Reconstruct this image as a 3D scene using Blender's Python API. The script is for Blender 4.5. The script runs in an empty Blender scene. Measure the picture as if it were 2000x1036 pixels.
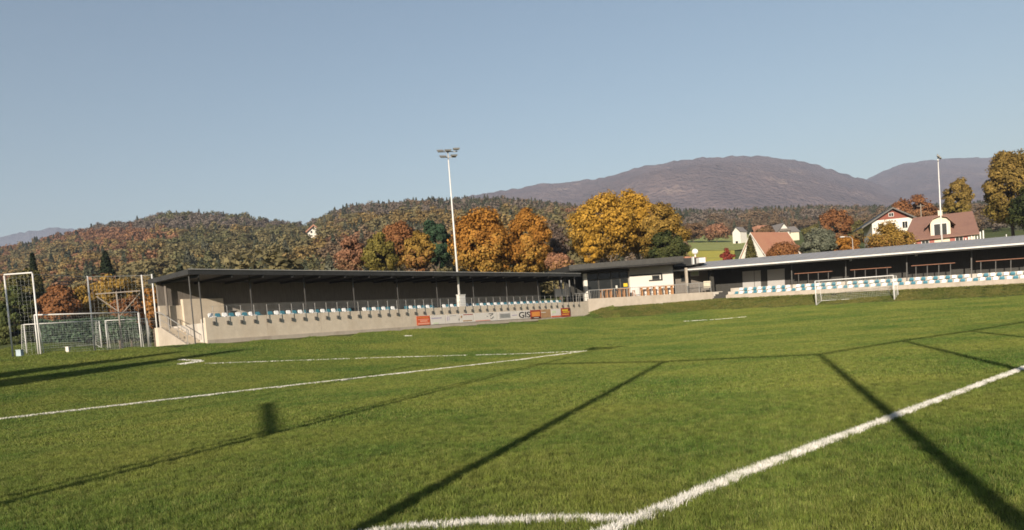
import bpy, math, random
import numpy as np
from mathutils import Matrix, Vector

sc = bpy.context.scene
C = sc.collection
rad = math.radians
RNG = np.random.default_rng(7)

# ------------------------------------------------------------------ camera
FPX, CXP, CYP = 1480.0, 1000.0, 710.0          # focal length and optical centre in photo pixels (2000 px wide)
EYE = np.array([0.0, 0.0, 1.7])
ROLL = math.atan(.077)
PIT = math.atan((CYP - 638) * math.cos(ROLL) / FPX)
_f = np.array([0, math.cos(PIT), -math.sin(PIT)])
_u0 = np.array([0, math.sin(PIT), math.cos(PIT)])
_r0 = np.array([1., 0, 0])
_r = math.cos(ROLL) * _r0 - math.sin(ROLL) * _u0
_u = math.sin(ROLL) * _r0 + math.cos(ROLL) * _u0
cam = bpy.data.cameras.new('camera')
cam.sensor_fit = 'HORIZONTAL'
cam.sensor_width = 36
cam.lens = 36 * FPX / 2000
cam.shift_y = (CYP - 518) / 2000
cam.clip_start = .05
cam.clip_end = 40000
cam_o = bpy.data.objects.new('camera', cam)
C.objects.link(cam_o)
cam_o.matrix_world = Matrix(((_r[0], _u[0], -_f[0], EYE[0]), (_r[1], _u[1], -_f[1], EYE[1]), (_r[2], _u[2], -_f[2], EYE[2]), (0, 0, 0, 1)))
sc.camera = cam_o

# ------------------------------------------------------------------ sky, sun, exposure
SUN_EL, SUN_AZ = rad(16.7), rad(18.6)          # shadows run away from the camera, 18.6 degrees to its right
world = bpy.data.worlds.new('World')
sc.world = world
world.use_nodes = True
wn = world.node_tree
bg = wn.nodes['Background']
sky = wn.nodes.new('ShaderNodeTexSky')
sky.sky_type = 'NISHITA'
sky.sun_disc = False
sky.sun_elevation = SUN_EL
sky.sun_rotation = math.pi + SUN_AZ
sky.altitude = 400
sky.air_density = 1.25
sky.dust_density = .4
sky.ozone_density = .8
wn.links.new(sky.outputs[0], bg.inputs[0])
bg.inputs[1].default_value = .050
sun = bpy.data.lights.new('sun', 'SUN')
sun.energy = 5.0
sun.angle = rad(.53)
sun.color = (1.0, .87, .71)
sun_o = bpy.data.objects.new('sun', sun)
C.objects.link(sun_o)
SDIR = np.array([math.sin(SUN_AZ) * math.cos(SUN_EL), math.cos(SUN_AZ) * math.cos(SUN_EL), -math.sin(SUN_EL)])
sun_o.rotation_euler = Vector(SDIR).to_track_quat('-Z', 'Y').to_euler()
sun_o.location = (-60, -120, 80)
vs = sc.view_settings
vs.view_transform = 'Standard'
vs.look = 'None'
vs.exposure = 1.23
vs.gamma = 1
vs.use_curve_mapping = False
sc.cycles.max_bounces = 5
sc.cycles.diffuse_bounces = 2
sc.cycles.glossy_bounces = 2
sc.cycles.transmission_bounces = 4
sc.cycles.transparent_max_bounces = 8
sc.cycles.volume_bounces = 0
sc.cycles.use_denoising = True
sc.cycles.filter_width = 1.7

HAZE = 1.6e-4


# ------------------------------------------------------------------ helpers
def ray(x, y):
    return _f + _r * (x - CXP) / FPX + _u * (CYP - y) / FPX


def at(x, y, Y):
    v = ray(x, y)
    return EYE + v * Y / v[1]


def yh(x):
    return 638 - .077 * (x - 1000)


class MB:
    """collects simple solids and links them as one mesh object"""
    def __init__(self):
        self.v, self.f = [], []

    def quadbox(self, p):                       # 8 corners, bottom 4 then top 4
        n = len(self.v)
        self.v += [tuple(map(float, q)) for q in p]
        for a in ((0, 3, 2, 1), (4, 5, 6, 7), (0, 1, 5, 4), (1, 2, 6, 5), (2, 3, 7, 6), (3, 0, 4, 7)):
            self.f.append(tuple(n + i for i in a))
        return self

    def box(self, x0, x1, y0, y1, z0, z1):
        return self.quadbox([(x0, y0, z0), (x1, y0, z0), (x1, y1, z0), (x0, y1, z0), (x0, y0, z1), (x1, y0, z1), (x1, y1, z1), (x0, y1, z1)])

    def tube(self, p, q, r0, r1=None, n=8, cap=True):
        r1 = r0 if r1 is None else r1
        p, q = np.array(p, float), np.array(q, float)
        d = (q - p) / np.linalg.norm(q - p)
        a = np.cross(d, (0, 0, 1) if abs(d[2]) < .9 else (1, 0, 0))
        a /= np.linalg.norm(a)
        b = np.cross(d, a)
        k = len(self.v)
        for c, r in ((p, r0), (q, r1)):
            for i in range(n):
                t = 2 * math.pi * i / n
                self.v.append(tuple(c + r * (math.cos(t) * a + math.sin(t) * b)))
        for i in range(n):
            j = (i + 1) % n
            self.f.append((k + i, k + j, k + n + j, k + n + i))
        if cap:
            self.f.append(tuple(k + i for i in reversed(range(n))))
            self.f.append(tuple(k + n + i for i in range(n)))
        return self

    def bar(self, p, q, w, t=None):             # square bar between two points
        t = w if t is None else t
        p, q = np.array(p, float), np.array(q, float)
        d = (q - p) / np.linalg.norm(q - p)
        a = np.cross(d, (0, 0, 1) if abs(d[2]) < .9 else (1, 0, 0))
        a /= np.linalg.norm(a)
        b = np.cross(d, a)
        a, b = a * w / 2, b * t / 2
        return self.quadbox([p - a - b, p + a - b, p + a + b, p - a + b, q - a - b, q + a - b, q + a + b, q - a + b])

    def prism(self, poly, off):                 # polygon in 3D extruded by a vector
        n, k = len(poly), len(self.v)
        off = np.array(off, float)
        self.v += [tuple(map(float, p)) for p in poly] + [tuple(np.array(p, float) + off) for p in poly]
        self.f.append(tuple(k + i for i in reversed(range(n))))
        self.f.append(tuple(k + n + i for i in range(n)))
        for i in range(n):
            j = (i + 1) % n
            self.f.append((k + i, k + j, k + n + j, k + n + i))
        return self

    def mesh(self, name, mat):
        m = bpy.data.meshes.new(name)
        m.from_pydata(self.v, [], self.f)
        m.materials.append(mat)
        import bmesh
        bm = bmesh.new()
        bm.from_mesh(m)
        bmesh.ops.recalc_face_normals(bm, faces=bm.faces)
        bm.to_mesh(m)
        bm.free()
        return m

    def build(self, name, mat, parent=None, loc=None, smooth=False):
        m = self.mesh(name, mat)
        if smooth:
            m.polygons.foreach_set('use_smooth', [True] * len(m.polygons))
        return link(name, m, parent, loc)


def link(name, mesh, parent=None, loc=None):
    o = bpy.data.objects.new(name, mesh)
    C.objects.link(o)
    if parent is not None:
        o.parent = parent
    if loc is not None:
        o.location = loc
    return o


def tag(o, label=None, cat=None, group=None, kind=None):
    if label:
        o['label'] = label
    if cat:
        o['category'] = cat
    if group:
        o['group'] = group
    if kind:
        o['kind'] = kind
    return o


def empty(name, loc=(0, 0, 0), rz=0, ry=0):
    o = bpy.data.objects.new(name, None)
    o.empty_display_size = .3
    C.objects.link(o)
    o.location = [float(v) for v in loc]
    o.rotation_euler = (0, ry, rz)
    return o


def npmesh(name, verts, faces, mat, col=None, smooth=False):
    """faces: (n,k) int array; col: (n,3) per-face linear colour"""
    verts = np.ascontiguousarray(verts, dtype=np.float32)
    faces = np.ascontiguousarray(faces, dtype=np.int32)
    n, k = faces.shape
    m = bpy.data.meshes.new(name)
    m.vertices.add(len(verts))
    m.vertices.foreach_set('co', verts.ravel())
    m.loops.add(n * k)
    m.loops.foreach_set('vertex_index', faces.ravel())
    m.polygons.add(n)
    m.polygons.foreach_set('loop_start', np.arange(0, n * k, k, dtype=np.int32))
    try:
        m.polygons.foreach_set('loop_total', np.full(n, k, dtype=np.int32))
    except Exception:
        pass
    if smooth:
        m.polygons.foreach_set('use_smooth', np.ones(n, dtype=bool))
    m.materials.append(mat)
    m.update(calc_edges=True)
    if col is not None:
        a = m.attributes.new('Col', 'FLOAT_COLOR', 'FACE')
        c = np.ones((n, 4), dtype=np.float32)
        c[:, :3] = col
        a.data.foreach_set('color', c.ravel())
    return m


# ------------------------------------------------------------------ materials
def newmat(name):
    m = bpy.data.materials.new(name)
    m.use_nodes = True
    nt = m.node_tree
    return m, nt, nt.nodes['Principled BSDF']


def mat(name, col, rough=.7, var=.15, scale=3.0, metal=0.0, bump=0.0, detail=6, stretch=None, spec=.4, dirt=None, dirt_scale=.5):
    """principled with noise variation around a colour, optional bump and stains"""
    m, nt, p = newmat(name)
    N, L = nt.nodes, nt.links
    tc = N.new('ShaderNodeTexCoord')
    mp = N.new('ShaderNodeMapping')
    if stretch:
        mp.inputs['Scale'].default_value = stretch
    L.new(tc.outputs['Object'], mp.inputs['Vector'])
    no = N.new('ShaderNodeTexNoise')
    no.inputs['Scale'].default_value = scale
    no.inputs['Detail'].default_value = detail
    no.inputs['Roughness'].default_value = .65
    L.new(mp.outputs[0], no.inputs['Vector'])
    cr = N.new('ShaderNodeValToRGB')
    cr.color_ramp.elements[0].position = .3
    cr.color_ramp.elements[1].position = .72
    cr.color_ramp.elements[0].color = [max(0, c * (1 - var)) for c in col] + [1]
    cr.color_ramp.elements[1].color = [min(1, c * (1 + var)) for c in col] + [1]
    L.new(no.outputs['Fac'], cr.inputs[0])
    out = cr.outputs[0]
    if dirt is not None:
        n2 = N.new('ShaderNodeTexNoise')
        n2.inputs['Scale'].default_value = dirt_scale
        n2.inputs['Detail'].default_value = 8
        n2.inputs['Roughness'].default_value = .7
        mp2 = N.new('ShaderNodeMapping')
        mp2.inputs['Scale'].default_value = (1, 1, .35)
        L.new(tc.outputs['Object'], mp2.inputs['Vector'])
        L.new(mp2.outputs[0], n2.inputs['Vector'])
        r2 = N.new('ShaderNodeValToRGB')
        r2.color_ramp.elements[0].position = .48
        r2.color_ramp.elements[1].position = .75
        L.new(n2.outputs['Fac'], r2.inputs[0])
        mx = N.new('ShaderNodeMix')
        mx.data_type = 'RGBA'
        L.new(r2.outputs[0], mx.inputs[0])
        L.new(out, mx.inputs[6])
        mx.inputs[7].default_value = (*dirt, 1)
        out = mx.outputs[2]
    L.new(out, p.inputs['Base Color'])
    p.inputs['Roughness'].default_value = rough
    p.inputs['Metallic'].default_value = metal
    p.inputs['Specular IOR Level'].default_value = spec
    if bump:
        b = N.new('ShaderNodeBump')
        b.inputs['Strength'].default_value = bump
        b.inputs['Distance'].default_value = .02
        L.new(no.outputs['Fac'], b.inputs['Height'])
        L.new(b.outputs[0], p.inputs['Normal'])
    return m


def leafmat(name, trans=.25, gain=1.0, vary=.3, tinted=False):
    m, nt, p = newmat(name)
    N, L = nt.nodes, nt.links
    a = N.new('ShaderNodeAttribute')
    a.attribute_name = 'Col'
    ri = N.new('ShaderNodeNewGeometry')
    hs = N.new('ShaderNodeHueSaturation')
    mr = N.new('ShaderNodeMapRange')
    mr.inputs['To Min'].default_value = (1 - vary) * gain
    mr.inputs['To Max'].default_value = (1 + vary) * gain
    L.new(ri.outputs['Random Per Island'], mr.inputs['Value'])
    L.new(mr.outputs[0], hs.inputs['Value'])
    if tinted:                                  # each woodland tree has its own leaf colour
        ti = N.new('ShaderNodeAttribute')
        ti.attribute_type = 'INSTANCER'
        ti.attribute_name = 'tint'
        mu = N.new('ShaderNodeMix')
        mu.data_type = 'RGBA'
        mu.blend_type = 'MULTIPLY'
        mu.inputs[0].default_value = 1
        L.new(a.outputs['Color'], mu.inputs[6])
        L.new(ti.outputs['Color'], mu.inputs[7])
        L.new(mu.outputs[2], hs.inputs['Color'])
    else:
        L.new(a.outputs['Color'], hs.inputs['Color'])
    L.new(hs.outputs[0], p.inputs['Base Color'])
    p.inputs['Roughness'].default_value = .75
    p.inputs['Specular IOR Level'].default_value = .15
    t = N.new('ShaderNodeBsdfTranslucent')
    L.new(hs.outputs[0], t.inputs['Color'])
    mx = N.new('ShaderNodeMixShader')
    mx.inputs[0].default_value = trans
    L.new(p.outputs[0], mx.inputs[1])
    L.new(t.outputs[0], mx.inputs[2])
    L.new(mx.outputs[0], nt.nodes['Material Output'].inputs['Surface'])
    return m


def grassmat(name, dark, light, dry, big=.22, drymix=.5):
    """blade colour: patches of the sward by position, a little different blade by blade"""
    m, nt, p = newmat(name)
    N, L = nt.nodes, nt.links
    g = N.new('ShaderNodeNewGeometry')
    n1 = N.new('ShaderNodeTexNoise')
    n1.inputs['Scale'].default_value = big
    n1.inputs['Detail'].default_value = 7
    n1.inputs['Roughness'].default_value = .62
    L.new(g.outputs['Position'], n1.inputs['Vector'])
    r1 = N.new('ShaderNodeValToRGB')
    r1.color_ramp.elements[0].position = .36
    r1.color_ramp.elements[1].position = .64
    r1.color_ramp.elements[0].color = (*dark, 1)
    r1.color_ramp.elements[1].color = (*light, 1)
    L.new(n1.outputs['Fac'], r1.inputs[0])
    n2 = N.new('ShaderNodeTexNoise')
    n2.inputs['Scale'].default_value = 2.3
    n2.inputs['Detail'].default_value = 5
    L.new(g.outputs['Position'], n2.inputs['Vector'])
    ad = N.new('ShaderNodeMath')
    ad.operation = 'ADD'
    L.new(n2.outputs['Fac'], ad.inputs[0])
    L.new(g.outputs['Random Per Island'], ad.inputs[1])
    r2 = N.new('ShaderNodeMapRange')
    r2.inputs['From Min'].default_value = 1.05
    r2.inputs['From Max'].default_value = 1.5
    r2.inputs['To Max'].default_value = drymix
    L.new(ad.outputs[0], r2.inputs['Value'])
    mx = N.new('ShaderNodeMix')
    mx.data_type = 'RGBA'
    L.new(r2.outputs[0], mx.inputs[0])
    L.new(r1.outputs[0], mx.inputs[6])
    mx.inputs[7].default_value = (*dry, 1)
    n3 = N.new('ShaderNodeTexNoise')
    n3.inputs['Scale'].default_value = 6.5
    n3.inputs['Detail'].default_value = 4
    n3.inputs['Roughness'].default_value = .7
    L.new(g.outputs['Position'], n3.inputs['Vector'])
    r3 = N.new('ShaderNodeMapRange')
    r3.inputs['From Min'].default_value = .36
    r3.inputs['From Max'].default_value = .62
    r3.inputs['To Min'].default_value = .50
    r3.inputs['To Max'].default_value = 1.18
    L.new(n3.outputs['Fac'], r3.inputs['Value'])
    hv = N.new('ShaderNodeHueSaturation')
    L.new(r3.outputs[0], hv.inputs['Value'])
    L.new(mx.outputs[2], hv.inputs['Color'])
    mx_out = hv.outputs[0]
    L.new(mx_out, p.inputs['Base Color'])
    p.inputs['Roughness'].default_value = .6
    p.inputs['Specular IOR Level'].default_value = .25
    t = N.new('ShaderNodeBsdfTranslucent')
    L.new(mx_out, t.inputs['Color'])
    ms = N.new('ShaderNodeMixShader')
    ms.inputs[0].default_value = .25
    L.new(p.outputs[0], ms.inputs[1])
    L.new(t.outputs[0], ms.inputs[2])
    L.new(ms.outputs[0], nt.nodes['Material Output'].inputs['Surface'])
    return m


M = {}
M['conc'] = mat('concrete', (.525, .455, .36), .85, .10, 2.2, bump=.25, dirt=(.43, .355, .265), dirt_scale=.7)
M['conc_pale'] = mat('pale_concrete', (.38, .33, .27), .85, .10, 2.0, bump=.2, dirt=(.28, .235, .185), dirt_scale=.8)
M['conc_grey'] = mat('grey_concrete', (.44, .40, .35), .88, .14, 1.5, bump=.2, dirt=(.24, .22, .19))
M['wood_dark'] = mat('weathered_boards', (.165, .145, .125), .8, .38, 6, stretch=(9, 1, .25), bump=.3)
M['wood_warm'] = mat('warm_wood', (.42, .21, .09), .6, .25, 4, stretch=(1, 1, .2))
M['roof_dark'] = mat('dark_roof_sheet', (.030, .030, .029), .6, .25, 1.5)
M['roof_trim'] = mat('zinc_trim', (.42, .41, .38), .45, .1, 3, metal=.3)
M['roof_grey'] = mat('grey_roof_sheet', (.33, .32, .315), .55, .14, 1.3, stretch=(.25, 3, 1), metal=.2, dirt=(.24, .235, .23), dirt_scale=.6)
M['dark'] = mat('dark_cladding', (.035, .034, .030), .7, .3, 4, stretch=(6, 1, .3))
M['steel'] = mat('galvanised_steel', (.33, .325, .31), .5, .12, 4, metal=.35)
M['steel_dark'] = mat('dark_steel', (.075, .072, .066), .5, .2, 4, metal=.2)
M['col_steel'] = mat('painted_column', (.085, .082, .078), .5, .15, 4, metal=.2)
M['bar_wood'] = mat('bar_top_wood', (.24, .11, .065), .6, .2, 5)
M['white_steel'] = mat('white_enamel', (.62, .61, .59), .45, .06, 5, dirt=(.55, .52, .47), dirt_scale=2.5)
M['seat_white'] = mat('white_seat_plastic', (.72, .72, .71), .4, .05, 3)
M['seat_blue'] = mat('blue_seat_plastic', (.050, .165, .215), .4, .12, 3)
M['white'] = mat('white_render', (.60, .575, .52), .8, .05, 2, dirt=(.60, .57, .52))
M['cream'] = mat('cream_render', (.62, .56, .43), .85, .07, 1.2, dirt=(.58, .52, .39))
M['glass'] = mat('window_glass', (.018, .02, .02), .15, .3, 1.0, spec=.35)
M['tile_brown'] = mat('brown_roof_tiles', (.195, .108, .082), .8, .22, 5, stretch=(1, 1, 3), dirt=(.15, .08, .065))
M['tile_red'] = mat('red_roof_tiles', (.34, .165, .10), .8, .2, 5, stretch=(1, 1, 3), dirt=(.31, .13, .085))
M['tile_grey'] = mat('grey_roof_tiles', (.17, .155, .145), .8, .2, 3)
M['wood_red'] = mat('red_brown_boards', (.20, .065, .045), .8, .2, 5, stretch=(6, 1, .4))
M['shutter'] = mat('red_brown_paint', (.27, .07, .05), .6, .15, 5)
M['bark'] = mat('bark', (.10, .075, .055), .9, .35, 4, stretch=(3, 3, .5), bump=.5)
M['bark_pale'] = mat('pale_bark', (.25, .21, .17), .9, .3, 4, stretch=(3, 3, .5), bump=.4)
M['wood_grey'] = mat('grey_weathered_wood', (.19, .16, .135), .85, .2, 4, stretch=(1, 1, .3))
M['shade_grey'] = mat('eave_shade_grey', (.36, .345, .31), .7, .08, 3)  # darker wall tone for the painted shade under the clubhouse eave
M['net'] = mat('net_cord', (.62, .64, .60), .8, .1, 3)
M['net_green'] = mat('green_net_cord', (.10, .19, .14), .8, .1, 3)
M['paint_white'] = mat('white_line_paint', (.72, .70, .65), .85, .08, 9)
M['soil'] = None
M['leaf'] = leafmat('leaf', .22)
M['forest'] = leafmat('forest_leaf', .2, 1.22, .15, True)

# ------------------------------------------------------------------ the lie of the land
A40 = rad(40)
LO = at(410, 632, 51.0)[:2]                     # stand on the left: origin, direction, backwards
LE = np.array([math.sin(A40), math.cos(A40)])
LB = np.array([-LE[1], LE[0]])
A128 = rad(128)
RO = at(1418, 582, 88.0)[:2]                    # stand on the right
RE = np.array([math.sin(A128), math.cos(A128)])
RB = np.array([-RE[1], RE[0]])
A77 = rad(77)
KO = np.array([9.1, 85.7])                      # clubhouse terrace
KE = np.array([math.sin(A77), math.cos(A77)])
KB = np.array([-KE[1], KE[0]])

TX = [-200, 0, 200, 380, 500, 620, 700, 830, 1000, 1100, 1200, 1330, 1450, 1600, 1750, 1840, 2000, 2250]
TY = [90, 130, 200, 300, 450, 700, 1000, 1600, 2400]
TT = [
    [705, 695, 670, 640, 600, 545, 560, 640, 730],
    [702, 690, 660, 620, 574, 517, 530, 620, 715],
    [690, 670, 630, 580, 528, 472, 500, 620, 705],
    [675, 650, 605, 550, 495, 438, 470, 610, 690],
    [665, 640, 600, 545, 495, 447, 480, 600, 680],
    [655, 630, 590, 540, 495, 466, 500, 590, 670],
    [650, 625, 580, 525, 462, 430, 470, 580, 660],
    [640, 615, 570, 510, 446, 418, 460, 570, 650],
    [630, 600, 555, 490, 440, 414, 450, 560, 640],
    [620, 590, 545, 485, 445, 424, 455, 550, 630],
    [610, 575, 530, 480, 452, 440, 460, 540, 620],
    [600, 555, 514, 482, 458, 440, 450, 530, 610],
    [590, 545, 510, 482, 458, 440, 445, 520, 600],
    [585, 520, 490, 467, 450, 432, 430, 510, 590],
    [580, 505, 482, 462, 444, 426, 422, 500, 580],
    [572, 490, 472, 457, 440, 420, 416, 490, 570],
    [562, 474, 455, 442, 428, 410, 408, 480, 560],
    [545, 460, 440, 430, 415, 395, 395, 470, 545],
]
TEL = np.array([[(yh(x) - y) / FPX for y in row] for x, row in zip(TX, TT)])
TU = np.array([(x - 1000) / FPX for x in TX])
TLY = np.log(np.array(TY, float))


def smooth(a, b, x):
    t = np.clip((x - a) / (b - a), 0, 1)
    return t * t * (3 - 2 * t)


def ground_z(X, Y):
    X, Y = np.asarray(X, float), np.asarray(Y, float)
    # near: level pitch, rising towards the two stands
    dL = -((X - LO[0]) * LB[0] + (Y - LO[1]) * LB[1])
    zl = 2.12 * np.clip(1 - dL / 24, 0, 1) ** 1.3
    dR = -((X - RO[0]) * RB[0] + (Y - RO[1]) * RB[1])
    s = (X - RO[0]) * RE[0] + (Y - RO[1]) * RE[1]
    zf = np.clip(1.85 - .03 * s, .5, 2.3)
    zr = zf * np.clip(1 - (dR - 5) / 38, 0, 1) ** 1.3
    bank = np.clip((5 - dR) / 4.3, 0, 1)
    zr = zr + bank * np.clip(1.05 - .004 * s, .4, 1.3)
    zl = np.where(Y < 12, zl * np.clip(Y / 12, 0, 1), zl)
    near = (zl ** 4 + zr ** 4) ** .25
    sL = (X - LO[0]) * LE[0] + (Y - LO[1]) * LE[1]
    near = near + 1.1 * smooth(9, 17, -dL) * smooth(2, -3, sL) * (Y > 20)
    dK = -((X - KO[0]) * KB[0] + (Y - KO[1]) * KB[1])
    sK = (X - KO[0]) * KE[0] + (Y - KO[1]) * KE[1]
    bk = np.clip((4.6 - dK) / 4.6, 0, 1) * smooth(-1.2, 2.0, sK) * smooth(19, 15, sK) * (dL > .2)
    near = np.maximum(near, near + (2.98 - near) * bk)
    near = np.minimum(near, 3.4)
    # far: hillsides
    U = np.clip(X / np.maximum(Y, 1), TU[0], TU[-1])
    ly = np.clip(np.log(np.maximum(Y, 1)), TLY[0], TLY[-1])
    i = np.clip(np.searchsorted(TU, U) - 1, 0, len(TU) - 2)
    j = np.clip(np.searchsorted(TLY, ly) - 1, 0, len(TLY) - 2)
    a = (U - TU[i]) / (TU[i + 1] - TU[i])
    b = (ly - TLY[j]) / (TLY[j + 1] - TLY[j])
    e = (TEL[i, j] * (1 - a) + TEL[i + 1, j] * a) * (1 - b) + (TEL[i, j + 1] * (1 - a) + TEL[i + 1, j + 1] * a) * b
    far = 1.7 + np.maximum(Y, 1) * e
    far = np.where(Y > 2400, np.minimum(far, 10.0), far)
    w = smooth(88, 118, Y)
    return near * (1 - w) + far * w


def gp(x, y, lift=0.0, zmax=None):
    """where the line of sight through a photo pixel meets the ground"""
    v = ray(x, y)
    t = np.concatenate([np.arange(2, 120, .05), np.arange(120, 1200, 1.0)])
    P = EYE[None] + v[None] * t[:, None] / v[1]
    below = P[:, 2] <= ground_z(P[:, 0], P[:, 1])
    k = int(np.argmax(below)) if below.any() else len(t) - 1
    p = P[k].copy()
    p[2] = float(ground_z(p[0], p[1])) + lift
    return p


def groundmat():
    m, nt, p = newmat('ground_cover')
    N, L = nt.nodes, nt.links
    g = N.new('ShaderNodeNewGeometry')
    n1 = N.new('ShaderNodeTexNoise')
    n1.inputs['Scale'].default_value = .05
    n1.inputs['Detail'].default_value = 10
    n1.inputs['Roughness'].default_value = .7
    L.new(g.outputs['Position'], n1.inputs['Vector'])
    r1 = N.new('ShaderNodeValToRGB')
    r1.color_ramp.elements[0].position = .35
    r1.color_ramp.elements[1].position = .68
    r1.color_ramp.elements[0].color = (.060, .085, .022, 1)
    r1.color_ramp.elements[1].color = (.135, .135, .045, 1)
    L.new(n1.outputs['Fac'], r1.inputs[0])
    L.new(r1.outputs[0], p.inputs['Base Color'])
    p.inputs['Roughness'].default_value = .9
    p.inputs['Specular IOR Level'].default_value = .1
    return m


M['ground'] = groundmat()
_ys = np.concatenate([[-6000, -2000, -600, -200, -80, -30], np.arange(-12, 100, 1.5), np.geomspace(102, 2400, 70), [3000, 4500, 7000, 11000, 16000]])
_us = np.concatenate([[-60, -25, -10, -5, -2.6, -1.8, -1.35], np.linspace(-1.1, 1.1, 190), [1.35, 1.8, 2.6, 5, 10, 25, 60]])
_UU, _YY = np.meshgrid(_us, _ys)
_XX = np.clip(_UU * np.maximum(_YY, 60), -15000 - _UU, 15000 + _UU)
_ZZ = ground_z(_XX, _YY) - .02
_nv = len(_us)
_idx = np.arange(_UU.size).reshape(_UU.shape)
_F = np.stack([_idx[:-1, :-1], _idx[:-1, 1:], _idx[1:, 1:], _idx[1:, :-1]], -1).reshape(-1, 4)
ground = link('ground', npmesh('ground', np.stack([_XX, _YY, _ZZ], -1).reshape(-1, 3), _F, M['ground'], smooth=True))
tag(ground, kind='structure')


# ------------------------------------------------------------------ far mountains
def mountainmat(name, a, b, c):
    m, nt, p = newmat(name)
    N, L = nt.nodes, nt.links
    g = N.new('ShaderNodeNewGeometry')
    n1 = N.new('ShaderNodeTexNoise')
    n1.inputs['Scale'].default_value = .0045
    n1.inputs['Detail'].default_value = 12
    n1.inputs['Roughness'].default_value = .72
    L.new(g.outputs['Position'], n1.inputs['Vector'])
    r1 = N.new('ShaderNodeValToRGB')
    r1.color_ramp.elements[0].position = .36
    r1.color_ramp.elements[1].position = .58
    r1.color_ramp.elements[0].color = (*a, 1)
    r1.color_ramp.elements[1].color = (*b, 1)
    e = r1.color_ramp.elements.new(.66)
    e.color = (*c, 1)
    L.new(n1.outputs['Fac'], r1.inputs[0])
    n2 = N.new('ShaderNodeTexNoise')
    n2.inputs['Scale'].default_value = .05
    n2.inputs['Detail'].default_value = 5
    L.new(g.outputs['Position'], n2.inputs['Vector'])
    bm = N.new('ShaderNodeBump')
    bm.inputs['Strength'].default_value = 1.0
    bm.inputs['Distance'].default_value = 26
    L.new(n2.outputs['Fac'], bm.inputs['Height'])
    L.new(bm.outputs[0], p.inputs['Normal'])
    L.new(r1.outputs[0], p.inputs['Base Color'])
    p.inputs['Roughness'].default_value = .95
    p.inputs['Specular IOR Level'].default_value = .05
    return m


def vnoise(X, Y, scale, seed, octv=4):
    """value noise on arrays"""
    rr = np.random.default_rng(seed)
    T = rr.random((64, 64))
    out = np.zeros_like(X, dtype=float)
    amp, tot = 1.0, 0.0
    for o in range(octv):
        x, y = X / scale * 2 ** o + 11.3 * o, Y / scale * 2 ** o + 5.7 * o
        i, j = np.floor(x).astype(int), np.floor(y).astype(int)
        fx, fy = x - i, y - j
        fx, fy = fx * fx * (3 - 2 * fx), fy * fy * (3 - 2 * fy)
        g = lambda a, b: T[a % 64, b % 64]
        out += amp * ((g(i, j) * (1 - fx) + g(i + 1, j) * fx) * (1 - fy) + (g(i, j + 1) * (1 - fx) + g(i + 1, j + 1) * fx) * fy)
        tot += amp
        amp *= .5
    return out / tot - .5


def mountain(name, prof, Yc, front, back, material, seed, nu=420, nt=90, rough=50):
    px = np.linspace(prof[0][0], prof[-1][0], nu)
    py = np.interp(px, [p[0] for p in prof], [p[1] for p in prof])
    k = np.ones(9) / 9
    py = np.convolve(np.pad(py, 4, mode='edge'), k, 'valid')
    top = np.array([at(x, y, Yc) for x, y in zip(px, py)])
    t = np.linspace(-1, 1, nt)
    V = []
    for q in t:
        Y = Yc + (front * q if q < 0 else back * q)
        sc_ = Y / Yc
        w = (1 - abs(q)) if q < 0 else (1 - q)
        shape = w ** .85 * (1 if q < 0 else 1)
        z = 10 + (top[:, 2] - 10) * shape
        X = top[:, 0] * sc_
        Yv = np.full_like(X, Y)
        z = z + vnoise(X, Yv, 700, seed, 5) * rough * 4 * np.sin(math.pi * min(max(w, 0), 1)) ** 1.0 - (30 if w <= 0 else 0)
        z = z + vnoise(X, Yv, 34, seed + 1, 2) * 16 * (w > .02)
        V.append(np.stack([X, Yv, z], -1))
    V = np.array(V)
    idx = np.arange(nt * nu).reshape(nt, nu)
    F = np.stack([idx[:-1, :-1], idx[:-1, 1:], idx[1:, 1:], idx[1:, :-1]], -1).reshape(-1, 4)
    o = link(name, npmesh(name, V.reshape(-1, 3), F, material, smooth=True))
    return tag(o, kind='structure')


M['mount'] = mountainmat('wooded_mountain', (.085, .062, .056), (.130, .092, .082), (.24, .18, .14))
M['mount_b'] = mountainmat('wooded_far_mountain', (.05, .05, .055), (.085, .075, .075), (.13, .11, .10))
mountain('mountain', [(760, 425), (850, 398), (935, 378), (1000, 370), (1060, 359), (1130, 354), (1180, 346), (1230, 330), (1290, 319), (1350, 309), (1420, 305), (1465, 303), (1520, 307), (1580, 317), (1640, 336), (1695, 352), (1760, 378), (1850, 410), (1950, 440)], 3600, 1900, 2500, M['mount'], 3)
mountain('mountain', [(1560, 400), (1640, 366), (1695, 350), (1720, 336), (1760, 320), (1800, 313), (1870, 308), (1940, 306), (2000, 304), (2100, 300), (2300, 330), (2500, 390)], 4700, 2300, 2500, M['mount'], 13)
mountain('mountain', [(-400, 480), (-200, 468), (-60, 466), (0, 462), (60, 450), (105, 444), (145, 446), (200, 462), (330, 500), (450, 540)], 5600, 2200, 2500, M['mount_b'], 23)

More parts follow.
